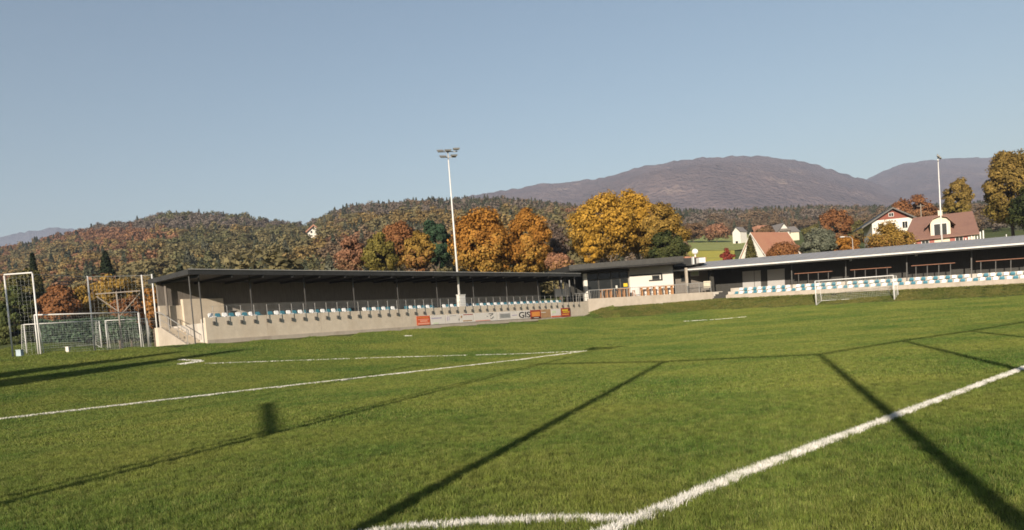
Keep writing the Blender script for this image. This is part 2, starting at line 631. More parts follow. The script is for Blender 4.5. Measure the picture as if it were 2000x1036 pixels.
# ------------------------------------------------------------------ grass
def blades(px, py, pz, h, w, rng, lean=.5):
    """bent blades: five vertices and three triangles each"""
    n = len(px)
    a = rng.uniform(0, 2 * math.pi, n)
    la = rng.uniform(0, 2 * math.pi, n)
    ll = rng.uniform(.05, lean, n) * h
    dx, dy = np.cos(a) * w / 2, np.sin(a) * w / 2
    lx, ly = np.cos(la) * ll, np.sin(la) * ll
    V = np.zeros((n, 5, 3))
    V[:, 0] = np.stack([px - dx, py - dy, pz], -1)
    V[:, 1] = np.stack([px + dx, py + dy, pz], -1)
    V[:, 2] = np.stack([px - dx * .8 + lx * .35, py - dy * .8 + ly * .35, pz + h * .55], -1)
    V[:, 3] = np.stack([px + dx * .8 + lx * .35, py + dy * .8 + ly * .35, pz + h * .55], -1)
    V[:, 4] = np.stack([px + lx, py + ly, pz + h], -1)
    k = (np.arange(n) * 5)[:, None]
    F = np.concatenate([k + [0, 1, 3], k + [0, 3, 2], k + [2, 3, 4]], 1).reshape(-1, 3)
    return V.reshape(-1, 3), F


def grass_tile(name, size, n, hlo, hhi, w, material, seed):
    rng = np.random.default_rng(seed)
    x, y = rng.uniform(-size / 2, size / 2, n), rng.uniform(-size / 2, size / 2, n)
    tuft = vnoise(x + 40, y + 40, .13, seed, 3)
    h = rng.uniform(hlo, hhi, n) * (1 + 1.5 * tuft)
    V, F = blades(x, y, np.full(n, -.006), h, rng.uniform(.7, 1.3, n) * w, rng, .75)
    m = npmesh(name, V, F, material)
    return bpy.data.objects.new(name, m)


def scatter(name, tiles, pts, rots, idx, label, cat, scales=None, tints=None):
    m = bpy.data.meshes.new(name)
    m.from_pydata([tuple(p) for p in pts], [], [])
    a = m.attributes.new('rot', 'FLOAT_VECTOR', 'POINT')
    a.data.foreach_set('vector', np.array(rots, dtype=np.float32).ravel())
    b = m.attributes.new('pick', 'INT', 'POINT')
    b.data.foreach_set('value', np.array(idx, dtype=np.int32))
    for nm, arr in (('size', scales), ('tint', tints)):
        if arr is not None:
            at_ = m.attributes.new(nm, 'FLOAT_VECTOR', 'POINT')
            at_.data.foreach_set('vector', np.array(arr, dtype=np.float32).ravel())
    o = link(name, m)
    ng = bpy.data.node_groups.new(name + '_scatter', 'GeometryNodeTree')
    ng.interface.new_socket('Geometry', in_out='INPUT', socket_type='NodeSocketGeometry')
    ng.interface.new_socket('Geometry', in_out='OUTPUT', socket_type='NodeSocketGeometry')
    N, L = ng.nodes, ng.links
    gi, go = N.new('NodeGroupInput'), N.new('NodeGroupOutput')
    j = N.new('GeometryNodeJoinGeometry')
    for t in reversed(tiles):
        oi = N.new('GeometryNodeObjectInfo')
        oi.inputs['Object'].default_value = t
        oi.inputs['As Instance'].default_value = True
        L.new(oi.outputs['Geometry'], j.inputs[0])
    ip = N.new('GeometryNodeInstanceOnPoints')
    L.new(gi.outputs[0], ip.inputs['Points'])
    L.new(j.outputs[0], ip.inputs['Instance'])
    ip.inputs['Pick Instance'].default_value = True
    na = N.new('GeometryNodeInputNamedAttribute')
    na.data_type = 'INT'
    na.inputs['Name'].default_value = 'pick'
    L.new(na.outputs['Attribute'], ip.inputs['Instance Index'])
    nr = N.new('GeometryNodeInputNamedAttribute')
    nr.data_type = 'FLOAT_VECTOR'
    nr.inputs['Name'].default_value = 'rot'
    er = N.new('FunctionNodeEulerToRotation')
    L.new(nr.outputs['Attribute'], er.inputs[0])
    L.new(er.outputs[0], ip.inputs['Rotation'])
    if scales is not None:
        nsz = N.new('GeometryNodeInputNamedAttribute')
        nsz.data_type = 'FLOAT_VECTOR'
        nsz.inputs['Name'].default_value = 'size'
        L.new(nsz.outputs['Attribute'], ip.inputs['Scale'])
    L.new(ip.outputs[0], go.inputs[0])
    md = o.modifiers.new('scatter', 'NODES')
    md.node_group = ng
    return tag(o, label, cat, kind='stuff')


M['grass'] = grassmat('turf_blades', (.072, .142, .020), (.192, .222, .040), (.36, .33, .11), big=.20, drymix=.5)
M['bankgrass'] = grassmat('bank_blades', (.085, .125, .022), (.185, .180, .044), (.30, .24, .09), big=.5, drymix=.7)
tN = [grass_tile('turf_tile', 1.0, 7000, .035, .062, .0042, M['grass'], 50 + i) for i in range(3)]
tM = [grass_tile('turf_tile', 2.0, 8000, .036, .060, .010, M['grass'], 60 + i) for i in range(3)]
tF = [grass_tile('turf_tile', 3.0, 6500, .036, .060, .022, M['grass'], 70 + i) for i in range(2)]
tB = [grass_tile('bank_tile', 1.5, 2600, .06, .15, .02, M['bankgrass'], 80 + i) for i in range(2)]


def tile_rot(x, y, q):
    e = .4
    gx = float(ground_z(x + e, y) - ground_z(x - e, y)) / (2 * e)
    gy = float(ground_z(x, y + e) - ground_z(x, y - e)) / (2 * e)
    n = Vector((-gx, -gy, 1)).normalized()
    R = Vector((0, 0, 1)).rotation_difference(n).to_matrix() @ Matrix.Rotation(q * math.pi / 2, 3, 'Z')
    return tuple(R.to_euler())


pp, pr, pi_ = [], [], []
bp_, br, bi = [], [], []
for cx in np.arange(-78, 90, 6.0):
    for cy in np.arange(0, 102, 6.0):
        if abs(cx) > .72 * cy + 8.5:
            continue
        dist = math.hypot(cx, cy)
        size, base, k = (1.0, 0, 3) if dist < 17 else ((2.0, 3, 3) if dist < 46 else (3.0, 6, 2))
        for ix in range(int(6 / size)):
            for iy in range(int(6 / size)):
                x, y = cx - 3 + (ix + .5) * size, cy - 3 + (iy + .5) * size
                if y < 3.5 or abs(x) > .70 * y + 4:
                    continue
                b = (x - LO[0]) * LB[0] + (y - LO[1]) * LB[1]
                s = (x - LO[0]) * LE[0] + (y - LO[1]) * LE[1]
                d_r = -((x - RO[0]) * RB[0] + (y - RO[1]) * RB[1])
                if (b > -.3 and s > -2.6) or b > 14 or d_r < 4.7:
                    continue
                pp.append((x, y, float(ground_z(x, y))))
                pr.append(tile_rot(x, y, int(RNG.integers(4))))
                pi_.append(base + int(RNG.integers(k)))
scatter('grass', tN + tM + tF, pp, pr, pi_, 'short mown green turf of the football pitch', 'grass')
for s in np.arange(-26, 36, 1.5):
    for d_ in np.arange(.6, 5.2, 1.3):
        x, y = RO + RE * s - RB * d_
        b = (x - LO[0]) * LB[0] + (y - LO[1]) * LB[1]
        if b > -.4:
            continue
        bp_.append((x, y, float(ground_z(x, y))))
        br.append(tile_rot(x, y, int(RNG.integers(4))))
        bi.append(int(RNG.integers(2)))
for s in np.arange(.8, 15.5, 1.4):
    for d_ in np.arange(.5, 4.6, 1.3):
        x, y = KO + KE * s - KB * d_
        if -((x - RO[0]) * RB[0] + (y - RO[1]) * RB[1]) < 5.2:
            continue
        bp_.append((x, y, float(ground_z(x, y))))
        br.append(tile_rot(x, y, int(RNG.integers(4))))
        bi.append(int(RNG.integers(2)))
scatter('bank_grass', tB, bp_, br, bi, 'longer dry grass on the slope below the terrace and seats', 'grass')


def pitch_line(pts, width, density, hlo, hhi, bw, seed, ragged=.25, thin=0.0):
    """chalked turf: white blades standing along a path on the ground"""
    rng = np.random.default_rng(seed)
    pts = np.array([p[:2] for p in pts], float)
    seg = np.diff(pts, axis=0)
    ln = np.hypot(seg[:, 0], seg[:, 1])
    n = int(ln.sum() * width * density)
    t = rng.uniform(0, ln.sum(), n)
    cum = np.concatenate([[0], np.cumsum(ln)])
    k = np.clip(np.searchsorted(cum, t) - 1, 0, len(seg) - 1)
    f = (t - cum[k]) / ln[k]
    P = pts[k] + seg[k] * f[:, None]
    nrm = np.stack([-seg[k][:, 1], seg[k][:, 0]], -1) / ln[k][:, None]
    wv = width * (1 + .5 * vnoise(t, t * 0, .35, seed, 3))
    off = rng.uniform(-.5, .5, n) * wv + rng.normal(0, ragged * width * .22, n)
    P = P + nrm * off[:, None]
    keep = vnoise(P[:, 0], P[:, 1], .5, seed + 5, 3) + .5 > thin
    P = P[keep]
    n = len(P)
    z = ground_z(P[:, 0], P[:, 1])
    V, F = blades(P[:, 0], P[:, 1], z - .004, rng.uniform(hlo, hhi, n), rng.uniform(.7, 1.3, n) * bw, rng, .8)
    o = link('pitch_line', npmesh('pitch_line', V, F, M['paint_white']))
    return tag(o, kind='structure')


def pixline(px, n=40):
    out = []
    for (a, b), (c, d) in zip(px[:-1], px[1:]):
        for q in np.linspace(0, 1, n, endpoint=False):
            out.append(gp(a + (c - a) * q, b + (d - b) * q))
    out.append(gp(*px[-1]))
    return out


# penalty-area line and the arc that runs into it
la = pixline([(1235, 1025), (1320, 988), (1450, 932), (1620, 866), (1750, 817), (2000, 722)], 6)
d0, d1 = la[0][:2] - la[6][:2], la[-1][:2] - la[-7][:2]
la = [la[0][:2] + d0 / np.linalg.norm(d0) * 4] + [p[:2] for p in la] + [la[-1][:2] + d1 / np.linalg.norm(d1) * 9]
pitch_line(la, .12, 15000, .040, .078, .0052, 1, ragged=.7, thin=.16)
pitch_line(pixline([(600, 1066), (780, 1039), (966, 1024.5), (1090, 1019), (1228, 1021)], 8), .10, 13000, .040, .076, .0052, 2, ragged=.7, thin=.26)


# the line at mid distance is straight on the ground; the rest follow the rise of the land
pitch_line(pixline([(-120, 835), (0, 820.5), (500, 762.5), (1000, 706), (1146, 687)]), .13, 4200, .045, .075, .012, 3, ragged=.5, thin=.2)
pitch_line(pixline([(400, 711.5), (735, 700), (1000, 693), (1146, 687)]), .15, 1100, .045, .07, .018, 4, ragged=.6, thin=.3)
pitch_line(pixline([(352, 713), (394, 706.5)], 10), .40, 900, .05, .08, .03, 5)
pitch_line(pixline([(350, 704.5), (393, 705.5)], 10), .20, 1800, .05, .09, .03, 6)
pitch_line(pixline([(1335, 628.5), (1400, 625), (1458, 619.5)], 12), .25, 420, .05, .08, .035, 7, thin=.3)
pitch_line(pixline([(791, 657.5), (803, 656.8)], 4), .4, 900, .05, .08, .03, 8)


# ------------------------------------------------------------------ trees
def leafcards(P, Nn, size, rng, asp=1.5):
    """one rhombic leaf spray per point"""
    n = len(P)
    Nn = Nn / np.maximum(np.linalg.norm(Nn, axis=1, keepdims=True), 1e-6)
    r = rng.normal(size=(n, 3))
    a = np.cross(Nn, r)
    a /= np.maximum(np.linalg.norm(a, axis=1, keepdims=True), 1e-6)
    b = np.cross(Nn, a)
    s = (size * rng.uniform(.6, 1.35, n))[:, None]
    bend = Nn * s * rng.uniform(-.25, .25, n)[:, None]
    V = np.stack([P - a * s * asp * .5, P - b * s * .5 + bend, P + a * s * asp * .5, P + b * s * .5 + bend], 1)
    return V.reshape(-1, 3)


def lerp(a, b, t):
    return np.asarray(a)[None] * (1 - t[:, None]) + np.asarray(b)[None] * t[:, None]


def crown_round(w, h, n, size, rng, pal, base=0.0, clumps=42, fill=.55, lowpal=None):
    """ellipsoid crown of leaf clumps from z=base to base+h"""
    d = rng.normal(size=(clumps, 3))
    d /= np.linalg.norm(d, axis=1, keepdims=True)
    rr = rng.uniform(fill, .92, clumps)[:, None]
    ctr = d * rr * [w / 2, w / 2, h / 2]
    ctr[:, 2] += base + h / 2
    taper = 1 - .25 * np.clip((ctr[:, 2] - base) / h, 0, 1) ** 2
    ctr[:, :2] *= taper[:, None]
    cr = rng.uniform(.12, .23, clumps) * w * .8
    tone = rng.uniform(0, 1, clumps)
    k = rng.integers(0, clumps, n)
    q = rng.normal(size=(n, 3))
    q /= np.linalg.norm(q, axis=1, keepdims=True)
    rad_ = rng.uniform(0, 1, n) ** .45
    P = ctr[k] + q * (rad_ * cr[k])[:, None] * [1, 1, .8]
    out = P - np.array([0, 0, base + h * .45])
    out /= np.maximum(np.linalg.norm(out, axis=1, keepdims=True), 1e-6)
    V = leafcards(P, q * .8 + out * .5 + rng.normal(size=(n, 3)) * .45, size, rng)
    t = np.clip(tone[k] * .8 + rng.uniform(-.15, .4, n), 0, 1)
    col = lerp(pal[0], pal[1], t)
    if lowpal is not None:
        f = np.clip(1 - (P[:, 2] - base) / (h * .5) + rng.normal(0, .25, n) + (tone[k] - .5) * .8, 0, 1)
        col = col * (1 - f[:, None]) + lerp(lowpal[0], lowpal[1], t) * f[:, None]
    return V, col


def crown_conifer(w, h, n, size, rng, pal, base=0.0, power=.85, droop=.35):
    t = rng.uniform(0, 1, n) ** 1.25
    whorl = np.floor(t * h / .55)
    ang0 = (whorl * 2.399) % (2 * math.pi)
    arm = rng.integers(0, 7, n)
    ang = ang0 + arm * 2 * math.pi / 7 + rng.normal(0, .13, n)
    vr = ((whorl * 7 + arm) * 12.9898 % 1.0) * .4 + .72
    R = w / 2 * (1 - t) ** power * vr
    r = R * rng.uniform(.08, 1, n) ** .6
    z = base + t * h - r * droop + rng.normal(0, .12, n) * (h / 12)
    P = np.stack([np.cos(ang) * r, np.sin(ang) * r, z], -1)
    Nn = np.stack([np.cos(ang) * .5, np.sin(ang) * .5, np.full(n, .9)], -1) + rng.normal(size=(n, 3)) * .4
    V = leafcards(P, Nn, size, rng, 1.7)
    return V, lerp(pal[0], pal[1], rng.uniform(0, 1, n))


PAL = dict(
    pine=((.020, .034, .020), (.050, .066, .034)),
    spruce=((.035, .050, .036), (.075, .088, .058)),
    teal=((.022, .050, .026), (.055, .090, .044)),
    hedge=((.050, .085, .048), (.100, .150, .090)),
    olive=((.085, .082, .026), (.150, .130, .045)),
    green=((.050, .068, .020), (.105, .115, .036)),
    brown=((.110, .066, .034), (.190, .115, .060)),
    bare=((.105, .080, .066), (.165, .125, .100)),
    orange=((.230, .100, .018), (.400, .190, .036)),
    rust=((.165, .070, .026), (.260, .118, .048)),
    yellow=((.290, .160, .018), (.480, .280, .044)),
    gold=((.190, .118, .022), (.330, .205, .046)),
    ygreen=((.110, .098, .022), (.215, .170, .040)),
    amber=((.150, .105, .026), (.270, .180, .050)),
    darkgreen=((.028, .040, .012), (.075, .080, .024)),
    pink=((.210, .105, .060), (.320, .165, .095)),
    greygreen=((.090, .100, .068), (.165, .170, .120)),
    red=((.170, .030, .022), (.270, .060, .040)),
)


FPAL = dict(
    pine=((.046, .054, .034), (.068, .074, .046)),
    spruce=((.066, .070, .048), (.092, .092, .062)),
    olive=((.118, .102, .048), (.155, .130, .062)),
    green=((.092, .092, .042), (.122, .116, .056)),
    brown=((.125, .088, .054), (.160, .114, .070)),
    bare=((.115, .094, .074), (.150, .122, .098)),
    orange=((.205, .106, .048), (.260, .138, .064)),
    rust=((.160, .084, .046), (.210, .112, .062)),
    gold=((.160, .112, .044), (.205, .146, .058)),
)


def trunk_mesh(h, r, rng, limbs=7, spread=.5, material=None, top=.9):
    mb = MB()
    p = np.array([0., 0, -.4])
    z = 0
    prev, rp = p, r
    nodes = []
    for i in range(6):
        q = np.array([rng.normal(0, .05) * h * .2, rng.normal(0, .05) * h * .2, h * top * (i + 1) / 6])
        rq = r * (1 - .8 * (i + 1) / 6)
        mb.tube(prev, q, rp, rq, 8, cap=False)
        nodes.append((q, rq))
        prev, rp = q, rq
    for k in range(limbs):
        q, rq = nodes[int(rng.integers(1, 5))]
        a = rng.uniform(0, 6.28)
        e = q + np.array([math.cos(a) * spread * h * .28, math.sin(a) * spread * h * .28, h * rng.uniform(.12, .3)])
        m_ = (q + e) / 2 + [0, 0, h * .03]
        mb.tube(q, m_, rq * .7, rq * .45, 6, cap=False)
        mb.tube(m_, e, rq * .45, .02, 6, cap=False)
    return mb


def quads(n):
    return np.arange(n * 4).reshape(-1, 4)


TREE_CROWN_SPOTS = []


def tree(name, label, x, ytop, Y, wpx, hpx, pal, kind='round', n=5000, size=.34, group=None, seed=0, cat='tree', lowpal=None, bark='bark', clumps=42, lift=None, tstart=None, fill=.55, power=.85):
    """a tree whose tip stands at photo pixel (x, ytop), Y metres away; wpx, hpx: its crown in photo pixels"""
    rng = np.random.default_rng(1000 + seed)
    n, size = int(n * 2.5), size * .68
    tip = at(x, ytop, Y)
    w, h = wpx * 1.1 * Y / FPX, hpx * Y / FPX
    gz = float(ground_z(tip[0], tip[1]))
    # crown centre column leans with the photo's roll only in the picture, so the trunk stands below the crown's middle
    mid = at(x + .077 * hpx / 2, ytop + hpx / 2, Y)
    bx, by = mid[0], mid[1]
    gz = float(ground_z(bx, by))
    H = tip[2] - gz
    cb = H - h
    if cb < .2:
        cb = .2
        h = H - .2
    root = empty(name, (bx, by, gz))
    if kind == 'round':
        V, col = crown_round(w, h, n, size, rng, PAL[pal], cb, int(clumps * 1.5), fill, PAL[lowpal] if lowpal else None)
    else:
        V, col = crown_conifer(w, h, n, size, rng, PAL[pal], cb, power)
    o = link('crown', npmesh('crown', V, quads(n), M['leaf'], col), root)
    r = max(.12, H * .018)
    trunk_mesh(H * .92, r, rng, 8 if kind == 'round' else 0, min(.8, w / H), None).build('trunk', M[bark], root, smooth=True)
    return tag(root, label, cat, group)


T = tree
# behind the stand on the left
T('oak_tree', 'large round orange tree just behind the floodlight mast over the dark stand roof', 936, 409, 98, 118, 135, 'orange', n=9500, size=.36, seed=1, clumps=60, lowpal='gold')
T('oak_tree', 'orange twin-topped tree beside the larger round orange tree behind the dark stand', 1022, 405, 100, 92, 140, 'orange', n=8000, size=.36, seed=2, clumps=48, lowpal='gold')
T('maple_tree', 'tallest golden yellow tree behind the clubhouse roof', 1172, 376, 112, 132, 128, 'yellow', n=11000, size=.36, seed=3, clumps=64, bark='bark_pale', lowpal='gold')
T('maple_tree', 'golden tree with orange tip in the middle of the yellow clump behind the clubhouse', 1238, 369, 118, 92, 140, 'yellow', n=8000, size=.36, seed=4, clumps=48, bark='bark_pale', lowpal='gold')
T('maple_tree', 'yellow-green tree at the darker end of the yellow clump behind the clubhouse', 1288, 396, 114, 92, 122, 'gold', n=8000, size=.36, seed=5, clumps=48, lowpal='darkgreen')
T('hedge_tree', 'low dark green bushy tree under the yellow clump, touching the clubhouse roof', 1302, 452, 108, 74, 66, 'darkgreen', n=4500, size=.34, seed=6, lowpal='darkgreen')
T('young_maple_tree', 'small bright yellow tree low at the foot of the golden tree beside the clubhouse', 1152, 455, 104, 40, 66, 'yellow', n=2600, size=.3, seed=7, clumps=22)
T('fir_tree', 'dark green dense tree between the orange tree and the yellow-brown trees', 848, 425, 130, 66, 100, 'teal', n=5200, size=.42, seed=8, clumps=36)
T('beech_tree', 'yellow-orange tree in front of the dark green tree behind the stand', 815, 448, 112, 62, 88, 'gold', n=5000, size=.36, seed=9, lowpal='rust')
T('beech_tree', 'orange-brown round tree rising above the olive tree behind the stand', 775, 428, 128, 72, 100, 'rust', n=5200, size=.4, seed=10, lowpal='gold')
T('beech_tree', 'olive yellow tree low behind the middle of the dark stand roof', 738, 458, 114, 66, 80, 'ygreen', n=5000, size=.36, seed=11)
T('beech_tree', 'pinkish brown tree between dark firs and the olive tree behind the stand', 684, 463, 116, 56, 74, 'pink', n=4200, size=.36, seed=12, lowpal='brown')
T('birch_tree', 'thin brown half-bare tree between the orange trees and the golden trees', 1086, 432, 108, 46, 104, 'bare', n=2400, size=.30, seed=13, lowpal='pink', fill=.3)
T('beech_tree', 'pale brown-yellow bush low between the orange and golden trees', 1088, 492, 96, 52, 46, 'pink', n=2600, size=.3, seed=14, lowpal='gold')
# beyond the pitch-end fence
T('spruce_tree', 'dark grey-green spruce standing at the picture edge beyond the first fence post', 22, 560, 80, 74, 150, 'green', 'round', n=5200, size=.34, seed=20, lowpal='darkgreen')
T('beech_tree', 'olive brown tree between the first two fence posts', 44, 522, 96, 74, 120, 'olive', n=4600, size=.36, seed=21, lowpal='green')
T('beech_tree', 'rusty orange tree behind the top bar of the large stored goal', 112, 560, 82, 84, 86, 'rust', n=5200, size=.32, seed=22, lowpal='rust')
T('beech_tree', 'golden orange tree beyond the fence between the second and third posts', 152, 556, 88, 76, 90, 'gold', n=4800, size=.33, seed=23, lowpal='rust')
T('beech_tree', 'rust-red tree behind the timber frame beside the stand', 248, 575, 84, 60, 74, 'rust', n=3600, size=.32, seed=24)
T('beech_tree', 'bright orange tree squeezed between fence and end of the dark stand', 293, 554, 90, 30, 90, 'orange', n=2600, size=.32, seed=25, lowpal='rust')
T('beech_tree', 'ochre round tree above the timber frame beyond the fence', 222, 536, 104, 84, 90, 'gold', n=4800, size=.36, seed=26, lowpal='olive')
T('pine_tree', 'dark pine rising above the fence top between its second and third posts', 64, 497, 120, 34, 90, 'pine', 'cone', n=2600, size=.5, seed=27)
T('pine_tree', 'tall dark pine with slanting crown above the fence beside the stand roof', 206, 492, 125, 46, 92, 'pine', 'cone', n=3200, size=.5, seed=28, power=.6)
# around the houses
T('copper_tree', 'rust-brown conical tree left of the barn-like house on the slope', 1627, 396, 190, 62, 90, 'rust', n=4200, size=.55, seed=30, lowpal='brown')
T('willow_tree', 'broad grey-green tree just above the grey stand roof', 1597, 447, 112, 66, 62, 'greygreen', 'round', n=5200, size=.3, seed=31)
T('orange_shrub', 'low orange shrub beside the street lamp above the grey roof', 1648, 460, 116, 52, 44, 'orange', n=3000, size=.28, seed=32, cat='shrub', lowpal='rust')
T('orange_shrub', 'broad golden brown tree hiding the foot of the barn-like house', 1735, 437, 118, 90, 66, 'gold', n=5200, size=.3, seed=33, cat='tree', lowpal='rust')
T('cypress_shrub', 'green conical shrub before the white gable of the red-roofed house', 1464, 462, 128, 30, 66, 'olive', 'cone', n=2400, size=.35, seed=34, cat='shrub', power=.6)
T('red_shrub', 'small dark red shrub left of the white gable', 1420, 484, 122, 26, 34, 'red', n=2200, size=.2, seed=35, cat='shrub', clumps=34, fill=.1)
T('orange_shrub', 'rusty hedge bush in front of the red tiled roof', 1528, 474, 122, 60, 42, 'rust', n=3200, size=.28, seed=36, cat='shrub', lowpal='orange')
T('larch_tree', 'yellowing pointed tree behind the brown-roofed cream house', 1868, 343, 150, 52, 92, 'amber', 'round', n=4600, size=.42, seed=37, lowpal='ygreen')
T('ash_tree', 'tall green and yellow tree at the edge of the picture on the slope', 1968, 292, 122, 98, 150, 'amber', n=9500, size=.4, seed=38, clumps=56, lowpal='ygreen')
T('ash_tree', 'dark shaded tree cut by the picture edge beyond the tall green and yellow one', 2022, 350, 116, 92, 110, 'darkgreen', n=6000, size=.4, seed=39, lowpal='darkgreen')
T('brown_tree', 'brown leafy tree peeping over the ridge of the barn-like house', 1778, 383, 210, 84, 70, 'rust', n=4200, size=.6, seed=40, lowpal='brown')

T('brown_hedge_tree', 'low brown tree at the top of the meadow next to the yellow clump', 1352, 437, 330, 44, 30, 'brown', n=1600, size=.8, seed=50)
T('brown_hedge_tree', 'low reddish brown tree at the top of the meadow beside the small white house', 1398, 438, 335, 52, 30, 'pink', n=1600, size=.8, seed=51, lowpal='brown')
T('garden_tree', 'olive tree between the balcony house and the broad grey-green tree', 1585, 436, 240, 36, 34, 'olive', n=1500, size=.6, seed=52)
T('garden_tree', 'dull brown tree rising behind the red tiled ridge', 1493, 442, 290, 34, 26, 'brown', n=1300, size=.7, seed=53)
T('garden_tree', 'grey-brown bushy tree left of the barn-like house and behind the lamp', 1672, 432, 200, 46, 46, 'olive', n=2000, size=.55, seed=54, lowpal='brown')

# a hedge behind the stored goals
def hedge(px0, px1, ytop, Y, depth, label, pal, seed):
    rng = np.random.default_rng(seed)
    a, b = at(px0, ytop, Y), at(px1, ytop - .07 * (px1 - px0), Y + 5)
    L_ = np.linalg.norm((b - a)[:2])
    g0 = float(ground_z(a[0], a[1]))
    h = a[2] - g0
    n = 7000
    t = rng.uniform(0, 1, n)
    sx = t * L_
    top = h * (1 + .12 * vnoise(sx, sx * 0, 1.3, seed, 3) * 2)
    z = rng.uniform(0, 1, n) ** .8 * top
    y = rng.uniform(-.5, .5, n) * depth
    P = np.stack([sx, y, z], -1)
    Nn = np.stack([rng.normal(0, .5, n), -1 + rng.normal(0, .6, n), rng.normal(.3, .5, n)], -1)
    V = leafcards(P, Nn, .2, rng)
    o = empty('hedge', (a[0], a[1], g0), math.atan2(b[1] - a[1], b[0] - a[0]))
    link('foliage', npmesh('foliage', V, quads(n), M['leaf'], lerp(PAL[pal][0], PAL[pal][1], rng.uniform(0, 1, n))), o)
    core = MB()
    for k in range(9):
        core.tube((L_ * (k + .5) / 9, 0, -.2), (L_ * (k + .5) / 9, 0, h * .8), .05, .02, 6)
    core.build('stem', M['bark'], o)
    return tag(o, label, 'hedge')


hedge(70, 262, 628, 63, 1.6, 'clipped green hedge seen through the nets of the stored goals', 'hedge', 41)


# woods on the hillsides: one mass
def forest():
    rng = np.random.default_rng(99)
    protos = []
    for k in range(7):
        protos.append(crown_round(1.0, 1.0, 1300, .050, rng, ((.82,) * 3, (1.12,) * 3), 0, 26, .4))
    for k in range(5):
        protos.append(crown_conifer(1.0, 1.0, 800, .062, rng, ((.82,) * 3, (1.12,) * 3), 0, .8, .3))
    tiles = [bpy.data.objects.new('woodland_tree', npmesh('woodland_tree', V, quads(len(c)), M['forest'], c)) for V, c in protos]
    Pp, Rr, Ii, Ss, Tt = [], [], [], [], []
    pts = []
    for Y0, Y1, st in ((98, 200, 6.6), (200, 340, 8.0), (340, 800, 9.6)):
        for Y in np.arange(Y0, Y1, st):
            for X in np.arange(-.78 * Y, .76 * Y, st):
                pts.append((X + rng.uniform(-.45, .45) * st, Y + rng.uniform(-.45, .45) * st))
    pts = np.array(pts)
    Z = ground_z(pts[:, 0], pts[:, 1])
    patch = vnoise(pts[:, 0], pts[:, 1], 60, 5, 3)
    patch2 = vnoise(pts[:, 0] + 900, pts[:, 1], 35, 6, 2)
    for (X, Y), z, pn, pm in zip(pts, Z, patch, patch2):
        q = np.array([X, Y, z]) - EYE
        kf = q @ _f
        px, py = CXP + FPX * (q @ _r) / kf, CYP - FPX * (q @ _u) / kf
        right = px > 1150
        if right:
            if px > 1330 and Y < 430 and not (px > 1600 and Y > 230):
                continue
            if Y < 150 and px > 1150:
                continue
            if px > 1600 and Y < 430 and rng.random() < .45:
                continue
        if px < 330 and Y < 118:
            continue
        if 880 < px < 1330 and Y < 135:
            continue
        if 600 < px < 1330 and Y < 122:
            continue
        u, v = rng.random(), rng.random()
        mix = pn + .35 * (v - .5)               # stands of one kind, blurred at their borders
        if right:
            con = u < (.75 if Y > 540 else .3)
            pal = ('spruce' if v < .6 else 'pine') if con else ('bare' if mix > 0 else 'brown')
        elif px > 640:
            con = u < (.58 if (py < 452 and mix > -.16) else (.35 if pm > 0 else .1))
            if con:
                pal = 'pine' if v < .4 else 'spruce'
            elif py < 452:
                pal = 'bare' if mix < .05 else 'brown'
            else:
                pal = 'rust' if mix > .16 else ('brown' if mix > 0 else ('olive' if mix > -.16 else 'gold'))
        else:
            red = math.exp(-((px - 245) / 80) ** 2 - ((py - 492) / 15) ** 2)
            if v < red * 1.1 and pm > -.18:
                con, pal = False, ('orange' if u < .35 else 'rust')
            elif py < 474:
                con = u < .2
                pal = 'spruce' if con else ('bare' if mix > -.02 else ('green' if mix > -.2 else 'olive'))
            elif px < 330:
                con = u < (.5 if pm > .12 else .1)
                pal = 'pine' if con else ('rust' if mix > .1 else ('gold' if mix > -.06 else 'olive'))
            else:
                con = u < (.6 if pm > .12 else .14)
                pal = ('pine' if v < .6 else 'spruce') if con else ('gold' if mix > .26 else ('olive' if mix > -.08 else 'green'))
        H = rng.uniform(12, 18) if Y > 250 else rng.uniform(9, 14)
        if right and Y < 500:
            H *= .6
        w = H * (rng.uniform(.45, .62) if con else rng.uniform(.85, 1.25))
        H *= .88 if con else .85
        # keep the view to the white house on the hill open
        ty = py - H * FPX / Y
        if 592 < px < 636 and Y < 560 and ty < 458:
            continue
        if right and px > 1330 and ty < 400 and Y > 430:
            H *= .7
        kind = rng.integers(7, 12) if con else rng.integers(0, 7)
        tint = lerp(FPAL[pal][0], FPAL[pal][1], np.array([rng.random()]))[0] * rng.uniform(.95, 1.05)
        Pp.append((X, Y, z))
        Rr.append((0, 0, rng.uniform(0, 6.28)))
        Ii.append(int(kind))
        Ss.append((w, w, H))
        Tt.append(tuple(tint))
    print('forest trees', len(Pp))
    scatter('forest', tiles, Pp, Rr, Ii, 'mixed autumn woods covering the hills behind the ground', 'forest', Ss, Tt)


forest()


# ------------------------------------------------------------------ shared building pieces
def seat_mesh(material):
    prof = [(0, .02), (0, .07), (.10, .05), (.26, .045), (.34, .09), (.40, .20), (.43, .34), (.47, .34), (.44, .18), (.38, .05), (.30, 0), (.08, 0)]
    mb = MB()
    n = len(prof)
    for x, sc_ in ((-.195, .78), (-.13, .95), (.13, .95), (.195, .78)):
        for y, z in prof:
            mb.v.append((x, y - (.03 if abs(x) > .2 else 0), z * sc_ + (.03 if abs(x) > .2 else 0)))
    for r in range(3):
        for i in range(n):
            j = (i + 1) % n
            mb.f.append((r * n + i, r * n + j, (r + 1) * n + j, (r + 1) * n + i))
    mb.f.append(tuple(range(n))[::-1])
    mb.f.append(tuple(range(3 * n, 4 * n)))
    return mb.mesh('seat', material)


SEAT_W, SEAT_B = seat_mesh(M['seat_white']), seat_mesh(M['seat_blue'])


